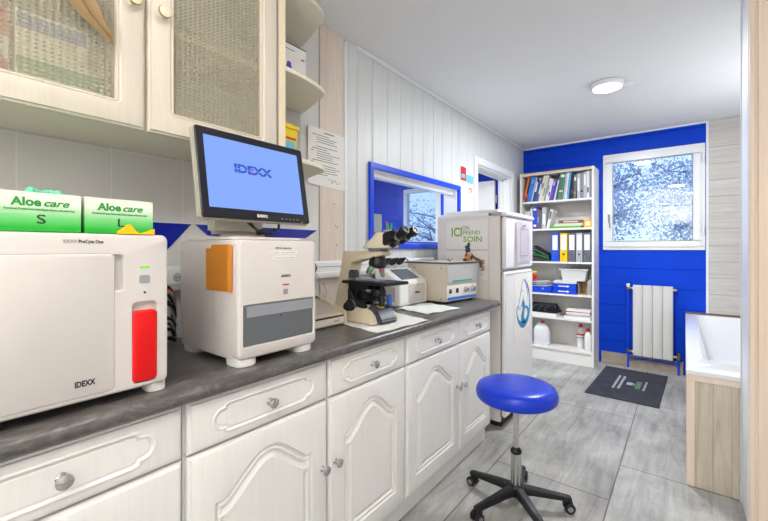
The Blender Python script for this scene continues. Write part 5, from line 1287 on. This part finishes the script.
def uplighter(loc, label):  # added lamp, out of view, to bounce light off the ceiling
    t = thing('added_uplighter', label, 'lamp', loc, 0, 'added fill lamps')
    obj('lamp_base', lathe(NB(), [(.14, 0), (.14, .012), (.12, .02), (.02, .026)], n=32), M_blackm, t)
    obj('pole', cyl(NB(), (0, 0, .02), (0, 0, 1.62), .012), M_blackm, t)
    obj('lamp_shade', lathe(NB(), [(.02, 1.60), (.10, 1.66), (.18, 1.78), (.176, 1.78), (.10, 1.67), (.02, 1.62)], n=32), M_upvc, t)
uplighter((1.50, -.95, 0), 'added floor uplighter behind the viewpoint, unseen, brightens the ceiling')
sc2 = thing('added_sconce', 'added white wall uplight behind the partition, unseen, brightens the far ceiling', 'lamp', (2.33, 3.6, 1.4))  # added out of view to lift the far ceiling
obj('bowl', lathe(NB(), [(.02, 0), (.08, .03), (.11, .09), (.106, .09), (.02, .03)], n=32), M_upvc, sc2); obj('bracket', box(NB(), .02, .118, -.03, .03, .0, .05, .004), M_upvc, sc2)
gd = NB()
for (a, b2, c, d2) in ((.75, .81, .30, 2.22), (2.39, 2.45, .30, 2.22), (.81, 2.39, .30, .36), (.81, 2.39, 2.16, 2.22), (1.57, 1.63, .36, 2.16)): box(gd, a, b2, -1.40, -1.37, c, d2, .004)
w4 = struct('added_window', gd, M_upvc, 'added white window frame behind the viewpoint, round the fill panel')  # frame added for the rear fill panel, unseen

# ------------------------------------------------------------------ trees outside the windows
def tree(x, y, h, spread, seed, label, nleaf=15000, leafs=.042):
    rr = random.Random(seed); t = thing('tree', label, 'tree', (x, y, -.6), 0, 'trees outside the window')
    b = NB(); tips = []
    tube(b, [(0, 0, 0), (.06, .02, h*.3), (-.04, 0, h*.55), (.05, .03, h*.8)], [.10, .08, .05, .03], 8)
    for i in range(16):
        z0 = h*rr.uniform(.22, .78); a = rr.uniform(0, 2*pi); L_ = spread*rr.uniform(.6, 1.1)
        p = [(0, 0, z0), (cos(a)*L_*.45, sin(a)*L_*.45, z0+L_*.22), (cos(a+.3)*L_, sin(a+.3)*L_, z0+L_*rr.uniform(.1, .6))]
        tube(b, p, [.032, .022, .012], 6); P = smoothpath(p, 6)
        tips += P[4:]
        for q in range(4):
            s = P[rr.randrange(4, len(P))]; a2 = rr.uniform(0, 2*pi); e = s+Vector((cos(a2), sin(a2), rr.uniform(-.3, .6)))*spread*.3; tube(b, [s, (s+e)/2+Vector((0, 0, .05)), e], [.010, .006], 5); tips += [s.lerp(e, k/4) for k in range(5)]
    obj('branches', b, M_bark, t)
    b = NB()
    for i in range(nleaf):
        c = tips[rr.randrange(len(tips))]+Vector((rr.gauss(0, 1), rr.gauss(0, 1), rr.gauss(0, 1)))*spread*.17
        u_ = Vector((rr.gauss(0, 1), rr.gauss(0, 1), rr.gauss(0, 1))).normalized(); v_ = u_.orthogonal().normalized(); s = leafs*rr.uniform(.5, 1.2)
        vs = [b.verts.new(c+u_*s), b.verts.new(c+v_*s*.5), b.verts.new(c-u_*s), b.verts.new(c-v_*s*.5)]; b.faces.new(vs)
    lf_ = obj('leaves', b, M_leaf, t, smooth=0); lf_['kind'] = 'stuff'
tree(-.1, 7.8, 3.7, 1.3, 11, 'pale leafy tree outside the window, left of its centre')
tree(2.6, 10.9, 5.0, 1.9, 12, 'pale leafy tree outside the window, right of its centre')
tree(-4.2, 10.5, 4.0, 1.8, 13, 'pale leafy tree outside the window of the next room', 2500)
struct('ground', box(NB(), -12, 9, 5.0, 16, -.75, -.6), mat('garden_ground', (120, 130, 110), .9, var=.2, scale=2), 'garden ground outside', 0)
